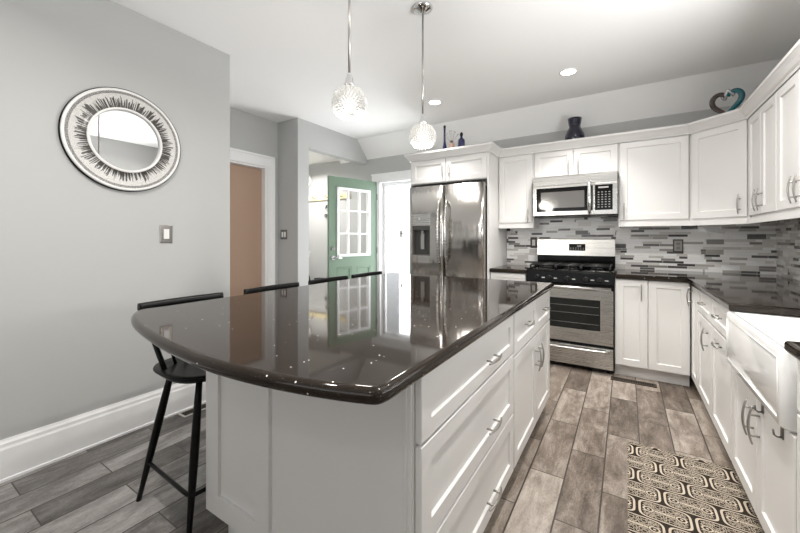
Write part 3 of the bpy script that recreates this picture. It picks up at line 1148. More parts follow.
# two dark hooks over the sink doors
for k, (yy, lb) in enumerate(((1.905, 'small dark over-door hook on the sink cabinet, nearer the range'), (1.70, 'small dark over-door hook on the sink cabinet, nearer the camera'))):
    bm = BM()
    box(bm, XB - 0.004, XB - 0.001, yy - 0.010, yy + 0.010, 0.560, 0.6145)
    box(bm, XB - 0.004, XB + 0.018, yy - 0.010, yy + 0.010, 0.6125, 0.6150)
    tube(bm, [(XB - 0.004, yy, 0.564), (XB - 0.014, yy, 0.562), (XB - 0.022, yy, 0.568), (XB - 0.024, yy, 0.585)], 0.003, 8)
    single('over_door_hook', bm, M['dnickel'], lb, 'hook')

# ------------------------------------------------------------------ upper cabinets
UB, UT = 1.401, 2.145
UD = YW - YU


def upper(name, label, o, u, w_, z0, z1, depth, doors):
    return cab(name, label, o, u, w_, z0 - 0.0, z1 + 0.05, depth, doors=doors, toe=False, rail=0.055)


upper('narrow_wall_cabinet', 'narrow white single-door wall cabinet between refrigerator and microwave', (-1.224, YU), (1, 0), 0.378, 1.385, UT, UD - 0.012,
      [(0.003, 0.370, UB, UT, 0.325, 1.475, True)])
upper('over_microwave_cabinet', 'short white two-door cabinet above the microwave', (-0.845, YU), (1, 0), 0.782, 1.872, UT, UD - 0.012,
      [(0.008, 0.390, 1.875, UT, 0.345, 1.955, True), (0.390, 0.778, 1.875, UT, 0.435, 1.955, True)])
upper('wide_wall_cabinet', 'wide white single-door wall cabinet right of the microwave', (-0.062, YU), (1, 0), 0.534, 1.385, UT, UD - 0.012,
      [(0.008, 0.530, UB, UT, 0.045, 1.49, True)])
# diagonal corner cabinet
dc = thing('diagonal_corner_cabinet', 'white diagonal corner wall cabinet under the glass heart', 'cabinet', (0.8, 4.1, 1.385))
bm = prism(BM(), [(0.474, YU + 0.02), (0.80, 3.73 + 0.012), (XW - 0.012, 3.73), (XW - 0.012, YW - 0.012), (0.474, YW - 0.012)][::-1], 1.385, UT + 0.05)
part('body', bm, M['cab'], dc)
du = Vector((XU - 0.472, 3.73 - YU)); dl = du.length
dmt = loc_matrix((0.472, YU, 0), du)
bm = shaker(BM(), dmt, 0.012, dl - 0.006, UB, UT, th=0.019)
dd = part('door', bm, M['cab'], dc)
part('pull', pull(BM(), dmt, dl - 0.05, 1.50, True), M['nickel'], dd)
upper('right_wall_cabinet', 'white two-door wall cabinet on the right wall, next to the diagonal corner', (XU, 3.728), (0, -1), 0.608, 1.385, UT, XW - XU - 0.012,
      [(0.008, 0.304, UB, UT, 0.268, 1.50, True), (0.304, 0.604, UB, UT, 0.345, 1.50, True)])
upper('near_right_wall_cabinet', 'white two-door wall cabinet on the right wall at the photo edge', (XU, 3.118), (0, -1), 0.71, 1.385, UT, XW - XU - 0.012,
      [(0.004, 0.352, UB, UT, 0.315, 1.50, True), (0.352, 0.706, UB, UT, 0.39, 1.50, True)])

# refrigerator surround: side panels and cabinet over
YC = 3.68
fc, fmt_ = cab('over_fridge_cabinet', 'white two-door cabinet and tall side panels around the refrigerator', (-2.195, YC), (1, 0), 0.968, 1.868, UT + 0.05, YW - YC - 0.012, toe=False,
               doors=[(0.018, 0.470, 1.872, UT, 0.435, 2.0, True), (0.470, 0.948, 1.872, UT, 0.512, 2.0, True)])
part('side_panel', box(BM(), -1.2445, -1.226, YC, YW - 0.012, 0, 1.8675, 0.001), M['cab'], fc)
part('side_panel', box(BM(), -2.195, -2.177, YC + 0.02, YW - 0.035, 0, 1.8675, 0.001), M['cab'], fc)

# crown and light rail
cp = [(0.0, 2.146), (0.004, 2.146), (0.006, 2.158), (0.016, 2.168), (0.030, 2.192), (0.044, 2.208), (0.050, 2.214), (0.050, 2.232), (0.0, 2.232), (-0.015, 2.20), (-0.0, 2.20)]
cp = [(0.0, 2.1965), (0.0, 2.147), (0.005, 2.147), (0.008, 2.160), (0.018, 2.170), (0.032, 2.192), (0.046, 2.208), (0.052, 2.213), (0.052, 2.232), (-0.02, 2.232), (-0.02, 2.1965)]
bm = sweep(BM(), [(-2.197, YW - 0.03), (-2.197, YC), (-1.222, YC), (-1.222, YU), (0.472, YU), (XU, 3.73), (XU, 2.42)], cp)
single('crown_molding', bm, M['cab'], 'white crown molding along the tops of all the wall cabinets', 'molding')
lr = [(-0.016, 1.342), (0.004, 1.342), (0.004, 1.384), (-0.016, 1.384)]
lr = [(0.006, 1.343), (0.006, 1.3835), (-0.018, 1.3835), (-0.018, 1.343)]
bm = sweep(BM(), [(-1.222, YU), (-0.850, YU), (-0.850, YU + 0.30)], lr)
single('short_light_rail', bm, M['cab'], 'white light rail under the narrow wall cabinet', 'molding')
bm = sweep(BM(), [(-0.056, YU + 0.30), (-0.056, YU), (0.472, YU), (XU, 3.73), (XU, 2.42)], lr)
single('long_light_rail', bm, M['cab'], 'white light rail under the corner and right wall cabinets', 'molding')

# ------------------------------------------------------------------ refrigerator
FX0, FX1, FY = -2.150, -1.252, 3.58
fr = thing('refrigerator', 'stainless steel french-door refrigerator with a dispenser in its left door', 'refrigerator', ((FX0 + FX1) / 2, 3.9, 0))
bm = box(BM(), FX0 + 0.006, FX1 - 0.006, FY + 0.075, YW - 0.05, 0.04, 1.795, 0.004)
part('body', bm, M['bplastic'], fr)


def fridge_door(x0, x1, z0, z1, y=FY, crown=0.012, hole=None):
    """slightly bowed door skin"""
    bm = BM()
    n = 14
    xs = [x0 + (x1 - x0) * k / n for k in range(n + 1)]

    def yy(x):
        s = (x - x0) / (x1 - x0) * 2 - 1
        return y + crown * s * s + (0.012 * max(0, abs(s) - 0.93) / 0.07)

    zs = [z0, z1]
    if hole:
        xs = sorted(set(xs) | {hole[0], hole[1]})
        zs = [z0, hole[2], hole[3], z1]
    grid = {}
    for i, x in enumerate(xs):
        for j, z in enumerate(zs):
            grid[i, j] = bm.verts.new((x, yy(x), z))
    for i in range(len(xs) - 1):
        for j in range(len(zs) - 1):
            if hole and hole[0] - 1e-6 <= xs[i] and xs[i + 1] <= hole[1] + 1e-6 and j == 1:
                continue
            f = bm.faces.new((grid[i, j], grid[i + 1, j], grid[i + 1, j + 1], grid[i, j + 1]))
            f.smooth = True
    yb = y + 0.07
    I = len(xs) - 1
    J = len(zs) - 1
    lo = [grid[i, 0] for i in range(I + 1)]
    hi = [grid[i, J] for i in range(I + 1)]
    bl = [bm.verts.new((x0, yb, z0)), bm.verts.new((x1, yb, z0)), bm.verts.new((x1, yb, z1)), bm.verts.new((x0, yb, z1))]
    bm.faces.new(lo[::-1] + [bl[0], bl[1]])
    bm.faces.new(hi + [bl[2], bl[3]])
    bm.faces.new([grid[0, j] for j in range(J, -1, -1)] + [bl[0], bl[3]])
    bm.faces.new([grid[I, j] for j in range(J + 1)] + [bl[2], bl[1]])
    bm.faces.new(bl)
    return bm


xm = -1.712
hx0, hx1, hz0, hz1 = -2.105, -1.875, 1.035, 1.375
ld = part('door', fridge_door(FX0, xm - 0.003, 0.70, 1.822, hole=(hx0, hx1, hz0, hz1)), M['steelv'], fr)
rd = part('door', fridge_door(xm + 0.003, FX1, 0.70, 1.822), M['steelv'], fr)
fd = part('freezer_drawer', fridge_door(FX0, FX1, 0.10, 0.692), M['steelv'], fr)


def bow_handle(p0, p1, out, r=0.013, bulge=0.0, n=16, d=Vector((0, -1, 0))):
    bm = BM()
    p0, p1 = Vector(p0), Vector(p1)
    pts, rs = [], []
    for k in range(n + 1):
        s = k / n
        e = math.sin(PI * s) ** 0.45 if 0 < s < 1 else 0
        pts.append(p0.lerp(p1, s) + d * (out * e))
        rs.append(r * (0.75 + 0.35 * math.sin(PI * s)))
    tube(bm, pts, rs, 10)
    return bm


part('handle', bow_handle((xm - 0.045, FY + 0.012, 0.94), (xm - 0.045, FY + 0.012, 1.66), 0.065, 0.014), M['steel'], ld)
part('handle', bow_handle((xm + 0.045, FY + 0.012, 0.94), (xm + 0.045, FY + 0.012, 1.66), 0.065, 0.014), M['steel'], rd)
part('handle', bow_handle((FX0 + 0.15, FY + 0.010, 0.62), (FX1 - 0.15, FY + 0.010, 0.62), 0.055, 0.014), M['steel'], fd)
bm = BM()
box(bm, hx0, hx1, FY + 0.066, FY + 0.071, hz0, hz1)
box(bm, hx0, hx0 + 0.006, FY + 0.006, FY + 0.068, hz0, hz1)
box(bm, hx1 - 0.006, hx1, FY + 0.006, FY + 0.068, hz0, hz1)
box(bm, hx0, hx1, FY + 0.004, FY + 0.068, hz0, hz0 + 0.008)
box(bm, hx0, hx1, FY + 0.006, FY + 0.068, hz1 - 0.05, hz1)
dp = part('dispenser_well', bm, mat('dark_grey_plastic', (0.07, 0.068, 0.064), 0.35), ld, 'dark dispenser recess')
bm = box(BM(), hx0 - 0.004, hx1 + 0.004, FY - 0.001, FY + 0.02, hz1, hz1 + 0.135, 0.006)
pn = part('dispenser_panel', bm, M['steel'], ld, 'smooth steel control panel of the dispenser')
bm = lathe(BM(), [(0.012, 0), (0.012, 0.004)], ((hx0 + hx1) / 2 - 0.02, FY - 0.004, hz1 + 0.075), 20, 'y')
part('indicator', bm, M['legend'], pn)
bm = BM()
box(bm, -2.01, -1.965, FY + 0.03, FY + 0.04, hz0 + 0.07, hz1 - 0.09, 0.003)
tube(bm, [(-1.99, FY + 0.035, hz1 - 0.05), (-1.99, FY + 0.03, hz1 - 0.10)], [0.016, 0.01], 12)
part('dispenser_lever', bm, M['gplastic'], ld, 'grey dispenser lever')
for xx in (FX0 + 0.05, FX1 - 0.05):
    part('hinge_cover', box(BM(), xx - 0.03, xx + 0.03, FY + 0.02, FY + 0.12, 1.823, 1.838, 0.003), M['bplastic'], fr)
for xx in (FX0 + 0.06, FX1 - 0.06):
    for yy_ in (FY + 0.12, YW - 0.12):
        part('foot', lathe(BM(), [(0.02, 0.0), (0.02, 0.042)], (xx, yy_, 0), 12), M['bplastic'], fr)
bm = BM()
box(bm, FX0 + 0.02, FX1 - 0.02, FY + 0.06, FY + 0.10, 0.02, 0.095)
part('foot_grille', bm, M['bplastic'], fr)

# ------------------------------------------------------------------ gas range
SX0, SX1, SY = -0.843, -0.093, 3.69
st = thing('gas_range', 'freestanding stainless steel gas range with black cooktop', 'stove', ((SX0 + SX1) / 2, 4.0, 0))
bm = BM()
box(bm, SX0, SX1, SY + 0.045, YW - 0.02, 0.02, 0.895, 0.003)
for xx in (SX0 + 0.05, SX1 - 0.05):
    for yy_ in (SY + 0.1, YW - 0.1):
        lathe(bm, [(0.018, 0.0), (0.018, 0.03)], (xx, yy_, 0), 12)
part('body', bm, M['bplastic'], st)
bm = box(BM(), SX0 + 0.004, SX1 - 0.004, SY + 0.012, SY + 0.045, 0.045, 0.232, 0.006)
sdw = part('storage_drawer', bm, M['steel'], st)
bm = BM()
pts = []
for k in range(17):
    s = k / 16
    pts.append((SX0 + 0.03 + (SX1 - SX0 - 0.06) * s, SY - 0.020 - 0.010 * math.sin(PI * s), 0.212 - 0.006 * math.sin(PI * s)))
tube(bm, pts, 0.014, 10, flat=0.75)
box(bm, SX0 + 0.03, SX0 + 0.06, SY - 0.02, SY + 0.02, 0.203, 0.222, 0.002)
box(bm, SX1 - 0.06, SX1 - 0.03, SY - 0.02, SY + 0.02, 0.203, 0.222, 0.002)
part('drawer_handle', bm, M['steel'], sdw)
# oven door with window
wx0, wx1, wz0, wz1 = SX0 + 0.115, SX1 - 0.105, 0.385, 0.665
bm = BM()
dz0, dz1 = 0.262, 0.752
box(bm, SX0 + 0.004, wx0, SY + 0.004, SY + 0.045, dz0, dz1, 0.003)
box(bm, wx1, SX1 - 0.004, SY + 0.004, SY + 0.045, dz0, dz1, 0.003)
box(bm, wx0, wx1, SY + 0.004, SY + 0.045, dz0, wz0)
box(bm, wx0, wx1, SY + 0.004, SY + 0.045, wz1, dz1)
od = part('oven_door', bm, M['steel'], st)
bm = box(BM(), wx0 + 0.0005, wx1 - 0.0005, SY + 0.008, SY + 0.012, wz0 + 0.0005, wz1 - 0.0005)
part('oven_window', bm, M['oven_int'], od, 'dark glass oven window')
bm = BM()
for zz in (0.44, 0.53, 0.60):
    tube(bm, [(wx0 + 0.01, SY + 0.0075, zz), (wx1 - 0.01, SY + 0.0075, zz)], 0.0012, 6)
part('oven_rack', bm, M['gplastic'], od, 'thin grey rack lines behind the window')
bm = BM()
tube(bm, [(SX0 + 0.02, SY - 0.036, 0.772), (SX1 - 0.02, SY - 0.036, 0.772)], 0.0175, 14)
for xx in (SX0 + 0.045, SX1 - 0.045):
    box(bm, xx - 0.014, xx + 0.014, SY - 0.036, SY + 0.01, 0.728, 0.772, 0.003)
part('oven_handle', bm, M['steel'], od)
# control fascia, cooktop
bm = BM()
A = [(SY + 0.045, 0.795), (SY - 0.012, 0.800), (SY - 0.014, 0.815), (SY - 0.002, 0.905), (SY + 0.02, 0.925), (SY + 0.045, 0.93)]
a = [bm.verts.new((SX0, p, q)) for p, q in A]
b = [bm.verts.new((SX1, p, q)) for p, q in A]
bm.faces.new(a); bm.faces.new(b[::-1])
for i in range(len(A)):
    bm.faces.new((a[i], a[(i + 1) % len(A)], b[(i + 1) % len(A)], b[i]))
fa = part('control_fascia', bm, M['enamel'], st)
for k, xx in enumerate((-0.735, -0.625, -0.468, -0.312, -0.200)):
    bm = BM()
    c = Vector((xx, SY - 0.010, 0.852))
    dv = Vector((0, -0.99, 0.12)).normalized()
    tube(bm, [c, c + dv * 0.010, c + dv * 0.012, c + dv * 0.034], [0.026, 0.026, 0.021, 0.018], 20)
    q = c + dv * 0.034
    box(bm, q.x - 0.004, q.x + 0.004, q.y - 0.010, q.y + 0.002, q.z - 0.018, q.z + 0.018, 0.002)
    kb = part('knob', bm, M['bplastic'], fa)
    bm = BM()
    box(bm, xx + 0.038, xx + 0.066, SY - 0.0125, SY - 0.0095, 0.846, 0.853)
    part('knob_legend', bm, M['legend'], fa)
bm = BM()
box(bm, SX0, SX1, SY + 0.045, YW - 0.16, 0.8955, 0.925, 0.006)
box(bm, SX0, SX0 + 0.02, SY + 0.03, YW - 0.16, 0.92, 0.934, 0.004)
box(bm, SX1 - 0.02, SX1, SY + 0.03, YW - 0.16, 0.92, 0.934, 0.004)
ck = part('cooktop', bm, M['enamel'], st)
for (bx, by, br) in ((-0.70, 3.83, 0.048), (-0.70, 4.07, 0.038), (-0.468, 3.95, 0.055), (-0.235, 3.83, 0.048), (-0.235, 4.07, 0.036)):
    bm = lathe(BM(), [(br * 1.25, 0), (br * 1.25, 0.004), (br * 0.95, 0.008), (br * 0.95, 0.016), (br, 0.017), (br, 0.022), (br * 0.9, 0.025)], (bx, by, 0.925), 24)
    part('burner', bm, M['iron'], ck)
for (gx0, gx1) in ((SX0 + 0.03, SX0 + 0.262), (SX0 + 0.268, SX1 - 0.268), (SX1 - 0.262, SX1 - 0.03)):
    bm = BM()
    gy0, gy1, zt_ = SY + 0.045, YW - 0.18, 0.968
    for xx in (gx0, gx1, (gx0 + gx1) / 2):
        tube(bm, [(xx, gy0, zt_ - 0.012), (xx, gy0 + 0.03, zt_), (xx, gy1 - 0.03, zt_), (xx, gy1, zt_ - 0.012)], 0.0075, 6)
    for yy_ in (gy0 + 0.012, gy0 + 0.13, (gy0 + gy1) / 2, gy1 - 0.13, gy1 - 0.012):
        tube(bm, [(gx0, yy_, zt_), (gx1, yy_, zt_)], 0.0075, 6)
    for xx in (gx0, gx1):
        for yy_ in (gy0, (gy0 + gy1) / 2, gy1):
            tube(bm, [(xx, yy_, 0.925), (xx, yy_, zt_)], 0.009, 6)
    part('grate', bm, M['iron'], ck)
# backguard
bgy = YW - 0.155
bm = BM()
box(bm, SX0, SX1, bgy + 0.02, YW - 0.02, 0.90, 1.05, 0.003)
part('backguard', bm, M['enamel'], st)
bm = BM()
A = [(bgy - 0.012, 1.048), (bgy + 0.012, 1.218), (bgy + 0.03, 1.226), (YW - 0.03, 1.226), (YW - 0.03, 1.048)]
a = [bm.verts.new((SX0 + 0.002, p, q)) for p, q in A]
b = [bm.verts.new((SX1 - 0.002, p, q)) for p, q in A]
bm.faces.new(a); bm.faces.new(b[::-1])
for i in range(len(A)):
    bm.faces.new((a[i], a[(i + 1) % len(A)], b[(i + 1) % len(A)], b[i]))
bgp = part('backguard_panel', bm, M['steel'], st, 'stainless steel upper backguard')
dmt2 = Matrix.Translation((-0.44, bgy - 0.0005, 1.135)) @ Matrix.Rotation(-math.atan(24 / 170), 4, 'X')


def tbox(bm, mt, *a, bev=0.0):
    t_ = BM(); box(t_, *a, bev); t_.transform(mt)
    me = bpy.data.meshes.new('tmp'); t_.to_mesh(me); t_.free(); bm.from_mesh(me); bpy.data.meshes.remove(me)
    return bm


ds = part('display', tbox(BM(), dmt2, -0.078, 0.078, -0.003, 0.004, -0.036, 0.036, bev=0.002), M['bglass'], bgp, 'black clock display')
bm = BM()
for k in range(3):
    tbox(bm, dmt2, 0.004 + k * 0.013, 0.012 + k * 0.013, -0.0045, -0.003, 0.006, 0.020)
for k in range(6):
    for j in range(2):
        tbox(bm, dmt2, -0.065 + k * 0.024, -0.055 + k * 0.024, -0.0042, -0.003, -0.022 + j * 0.012, -0.018 + j * 0.012)
part('display_digits', bm, M['legend'], ds)

# ------------------------------------------------------------------ microwave
MX0, MX1, MY, MZ0, MZ1 = -0.836, -0.068, 3.93, 1.455, 1.865
mw = thing('microwave', 'stainless over-the-range microwave with a dark window', 'microwave', ((MX0 + MX1) / 2, 4.1, MZ0))
part('body', box(BM(), MX0, MX1, MY + 0.045, YW - 0.012, MZ0, MZ1 + 0.004, 0.003), M['bplastic'], mw)
cx_ = -0.262
bm = BM()
box(bm, MX0 + 0.002, MX1 - 0.002, MY + 0.004, MY + 0.045, 1.772, MZ1 - 0.002, 0.004)
part('top_vent_panel', bm, M['steel'], mw)
bm = BM()
box(bm, MX0 + 0.002, cx_ - 0.001, MY, MY + 0.045, 1.462, 1.770, 0.004)
mdr = part('door', bm, M['steel'], mw)
bm = box(BM(), MX0 + 0.040, cx_ - 0.012, MY - 0.002, MY + 0.004, 1.505, 1.748, 0.0015)
wd_ = part('door_glass', bm, M['bglass'], mdr, 'black glass door surround')
bm = box(BM(), MX0 + 0.085, cx_ - 0.085, MY - 0.0035, MY - 0.0018, 1.540, 1.705)
part('window_screen', bm, mat('grey_window_screen', (0.10, 0.095, 0.09), 0.12, spec=0.6), wd_, 'greyer see-through window')
bm = bow_handle((cx_ - 0.040, MY - 0.002, 1.475), (cx_ - 0.040, MY - 0.002, 1.790), 0.045, 0.017)
part('handle', bm, M['chrome'], mdr)
bm = BM()
box(bm, cx_ + 0.001, MX1 - 0.002, MY, MY + 0.045, 1.462, 1.770, 0.004)
pnl = part('control_side', bm, M['steel'], mw)
bm = box(BM(), cx_ + 0.006, MX1 - 0.040, MY - 0.002, MY + 0.004, 1.505, 1.748, 0.0015)
kp = part('keypad', bm, M['bglass'], pnl, 'black keypad')
bm = BM()
for i in range(4):
    for j in range(7):
        x_ = cx_ + 0.030 + i * 0.030
        z_ = 1.530 + j * 0.024
        box(bm, x_, x_ + 0.014, MY - 0.0028, MY - 0.0018, z_, z_ + 0.006)
box(bm, cx_ + 0.035, cx_ + 0.12, MY - 0.0028, MY - 0.0018, 1.715, 1.730)
part('keypad_legend', bm, M['gplastic'], kp)
bm = BM()
for k in range(3):
    box(bm, MX0 + 0.10 + 0.22 * k, MX0 + 0.24 + 0.22 * k, MY + 0.08, MY + 0.28, MZ0 - 0.004, MZ0 + 0.002)
part('underside_filter', bm, M['gplastic'], mw)

# ------------------------------------------------------------------ pendants
def pendant(name, label, x, y, zc):
    rt = thing(name, label, 'pendant light', (x, y, zc), group=None)
    bm = lathe(BM(), [(0.0, 0.0), (0.064, 0.0), (0.064, -0.006), (0.058, -0.016), (0.044, -0.022), (0.028, -0.030), (0.012, -0.036), (0.0, -0.038)][::-1], (x, y, HC), 36, cap=False)
    part('canopy', bm, M['chrome'], rt)
    bm = tube(BM(), [(x, y, HC - 0.03), (x, y, zc + 0.115)], 0.0062, 12)
    part('rod', bm, M['nickel'], rt)
    bm = lathe(BM(), [(0.009, 0.145), (0.012, 0.140), (0.012, 0.125), (0.018, 0.120), (0.021, 0.100), (0.028, 0.092), (0.030, 0.078), (0.026, 0.074)], (x, y, zc), 24)
    part('socket_cap', bm, M['chrome'], rt)
    # shade: globe covered in crystal studs
    bm = BM()
    prof = []
    for k in range(15):
        a = R(20 + (140 - 20) * k / 14 + 0)
        prof.append((0.070 * math.sin(a), 0.072 * math.cos(a)))
    lathe(bm, prof, (x, y, zc), 32, cap=False)
    rows = 13
    for i in range(rows):
        th = R(26 + (138 - 26) * i / (rows - 1))
        n = max(6, int(2 * PI * 0.085 * math.sin(th) / 0.0195))
        for k in range(n):
            ph = 2 * PI * (k + 0.5 * (i % 2)) / n
            d = Vector((math.sin(th) * math.cos(ph), math.sin(th) * math.sin(ph), math.cos(th)))
            c = Vector((x, y, zc)) + d * 0.074
            r = bmesh.ops.create_icosphere(bm, subdivisions=1, radius=0.0072)
            for v in r['verts']:
                v.co = c + v.co + d * (v.co.dot(d) * 1.0)
    part('crystal_shade', bm, M['crystal'], rt)
    bm = BM()
    bmesh.ops.create_icosphere(bm, subdivisions=2, radius=0.030)
    for v in bm.verts: v.co = v.co + Vector((x, y, zc + 0.01))
    part('bulb', bm, M['bulb'], rt, smooth=True)
    l = bpy.data.lights.new('pendant_lamp', 'POINT')
    l.energy = 9
    l.color = (1.0, 0.94, 0.86)
    l.shadow_soft_size = 0.06
    for dz in (-0.14,):
        lo = bpy.data.objects.new('pendant_lamp', l)
        lo.location = (x, y, zc + dz)
        COL.objects.link(lo)
    return rt


pendant('pendant_light', 'crystal globe pendant over the near half of the island, larger in view', -1.122, 1.312, 1.880)
pendant('pendant_light', 'crystal globe pendant with its chrome canopy in view, nearer the refrigerator', -1.090, 1.985, 1.876)


# recessed lights; the unseen ones are added to fill the room
def can(x, y, label, e=15, z=HC, sp=100):
    rt = thing('recessed_light', label, 'ceiling light', (x, y, z - 0.012))
    bm = lathe(BM(), [(0.058, -0.003), (0.062, -0.006), (0.076, -0.004), (0.078, 0.0)], (x, y, z), 32, cap=False)
    part('trim_ring', bm, M['trim'], rt)
    bm = lathe(BM(), [(0.0, -0.0035), (0.060, -0.0035)], (x, y, z), 32, cap=False)
    part('lens', bm, M['canlight'], rt)
    l = bpy.data.lights.new('can_lamp', 'AREA')
    l.shape = 'DISK'
    l.size = 0.12
    l.spread = R(sp)
    l.energy = e
    l.color = (1.0, 0.965, 0.92)
    lo = bpy.data.objects.new('can_lamp', l)
    lo.location = (x, y, z - 0.02)
    COL.objects.link(lo)


can(-0.43, 3.44, 'round recessed ceiling light above the aisle in front of the range', 13, HC, 95)
can(-1.74, 3.44, 'round recessed ceiling light behind the second pendant, near the refrigerator', 5, HC, 80)
can(-0.02, 2.3, 'added unseen ceiling light filling the aisle between island and sink', 19, HC, 160)  # from here on the cans are out of view, added as fill
can(-0.02, 1.2, 'added unseen ceiling light just ahead of the camera, for fill', 13, HC, 160)
can(-1.35, 0.25, 'added unseen ceiling light for fill over the near end of the island', 22, HC, 160)
can(-0.3, -1.2, 'added unseen ceiling light behind the camera, for fill', 3, HC, 160)
can(-4.35, 3.75, 'added unseen ceiling light brightening the entry nook', 26, 2.49, 150)  # no fixture visible here; added to brighten the nook

# ------------------------------------------------------------------ mirror, switches, outlets
mr = thing('round_mirror', 'round wall mirror with a wide sunburst mosaic frame', 'mirror', (XL, 0.972, 1.848))
c0 = (XL, 0.972, 1.848)
bm = lathe(BM(), [(0.184, 0.016), (0.186, 0.028), (0.192, 0.033), (0.199, 0.030), (0.203, 0.022), (0.250, 0.028), (0.290, 0.026), (0.300, 0.027), (0.308, 0.030), (0.315, 0.024), (0.316, 0.0), (0.184, 0.001)], c0, 96, 'x', cap=False)
part('frame', bm, M['mframe'], mr)
bm = lathe(BM(), [(0.3165, 0.0), (0.3165, 0.022), (0.3195, 0.022), (0.3195, 0.0)], c0, 96, 'x', cap=False)
part('outer_band', bm, M['black'], mr, 'thin black outer band')
bm = lathe(BM(), [(0.0, 0.014), (0.1845, 0.014)], c0, 96, 'x', cap=False)
part('mirror_glass', bm, M['mirror'], mr)


def plate(name, label, cat, c, n, w_, h, m_plate, m_dev, kind='rocker', label_dev=None):
    u_ = {'x': (0, 1), '-x': (0, -1), '-y': (1, 0)}[n]
    rt = thing(name, label, cat, c)
    mt = loc_matrix(c, u_)
    bm = lbox(BM(), mt, -w_ / 2, w_ / 2, 0, 0.006, -h / 2, h / 2, 0.0025)
    part('plate', bm, m_plate, rt)
    bm = BM()
    if kind == 'rocker':
        lbox(bm, mt, -0.017, 0.017, 0.004, 0.010, -0.034, 0.034, 0.0015)
        part('rocker', bm, m_dev, rt)
    elif kind == 'double':
        for s in (-0.023, 0.023):
            b2 = lbox(BM(), mt, s - 0.016, s + 0.016, 0.004, 0.0075, -0.033, 0.033, 0.001)
            lbox(b2, mt, s - 0.005, s + 0.005, 0.006, 0.016, -0.012, 0.010, 0.001)
            part('toggle', b2, m_dev, rt)
        bm.free()
    else:
        part('face', lbox(BM(), mt, -w_ / 2 + 0.010, w_ / 2 - 0.010, 0.005, 0.0075, -h / 2 + 0.012, h / 2 - 0.012, 0.001), M['stone'], rt, 'beige face')
        for s in (-0.020, 0.020):
            b2 = lbox(BM(), mt, -0.016, 0.016, 0.004, 0.0095, s - 0.014, s + 0.014, 0.002)
            o_ = part('socket', b2, m_dev, rt)
            b3 = BM()
            lbox(b3, mt, -0.008, -0.005, 0.0085, 0.0100, s - 0.006, s + 0.006)
            lbox(b3, mt, 0.005, 0.008, 0.0085, 0.0100, s - 0.006, s + 0.006)
            part('slot', b3, M['bplastic'], o_)
        bm.free()
    return rt


plate('dimmer_switch', 'light switch in a brushed metal plate on the near left wall under the mirror', 'light switch', (XL, 1.206, 1.262), 'x', 0.078, 0.122, M['dnickel'], M['plastic'])
plate('toggle_switch', 'double toggle switch in a metal plate on the narrow wall beside the tan door', 'light switch', (-3.615, 2.983, 1.277), '-y', 0.118, 0.122, M['dnickel'], M['plastic'], 'double')
plate('wall_outlet', 'beige outlet in a dark frame on the mosaic to the right of the range', 'outlet', (0.423, YW - 0.011, 1.158), '-y', 0.080, 0.126, M['pewter'], M['gplastic'], 'outlet')
plate('wall_outlet', 'outlet with a white centre on the mosaic left of the range', 'outlet', (-0.91, YW - 0.011, 1.180), '-y', 0.074, 0.125, M['pewter'], M['plastic'], 'rocker')

# ------------------------------------------------------------------ floor registers and rug
def register(name, label, x0, x1, y0, y1, m1, slats_along_x):
    rt = thing(name, label, 'floor vent', ((x0 + x1) / 2, (y0 + y1) / 2, 0))
    bm = BM()
    b = 0.016
    box(bm, x0, x1, y0, y0 + b, 0.0005, 0.006, 0.001); box(bm, x0, x1, y1 - b, y1, 0.0005, 0.006, 0.001)
    box(bm, x0, x0 + b, y0 + b, y1 - b, 0.0005, 0.006); box(bm, x1 - b, x1, y0 + b, y1 - b, 0.0005, 0.006)
    part('rim', bm, m1, rt)
    part('duct_shade', box(BM(), x0 + b, x1 - b, y0 + b, y1 - b, 0.0005, 0.0015), M['dark'], rt, 'black sheet for the shade in the opening')  # flat black sheet stands in for the shade below the louvres
    bm = BM()
    if slats_along_x:
        n = int((x1 - x0 - 2 * b) / 0.012)
        for k in range(n):
            xx = x0 + b + (x1 - x0 - 2 * b) * (k + 0.5) / n
            box(bm, xx - 0.0015, xx + 0.0015, y0 + b, y1 - b, 0.0015, 0.005)
    else:
        n = int((y1 - y0 - 2 * b) / 0.012)
        for k in range(n):
            yy = y0 + b + (y1 - y0 - 2 * b) * (k + 0.5) / n
            box(bm, x0 + b, x1 - b, yy - 0.0015, yy + 0.0015, 0.0015, 0.005)
    part('louvres', bm, M['register'], rt)


register('floor_register', 'dark slotted floor register at the foot of the left wall behind the first stool', -2.655, -2.555, 1.265, 1.57, M['regwhite'], False)
register('floor_register', 'long brown floor register in front of the corner cabinet and range', -0.115, 0.215, 3.60, 3.685, M['register'], True)

bm = box(BM(), 0.006, 0.487, 1.25, 2.552, 0.0005, 0.008, 0.003)
single('kitchen_rug', bm, M['rug'], 'black and cream patterned rug on the floor before the sink', 'rug')


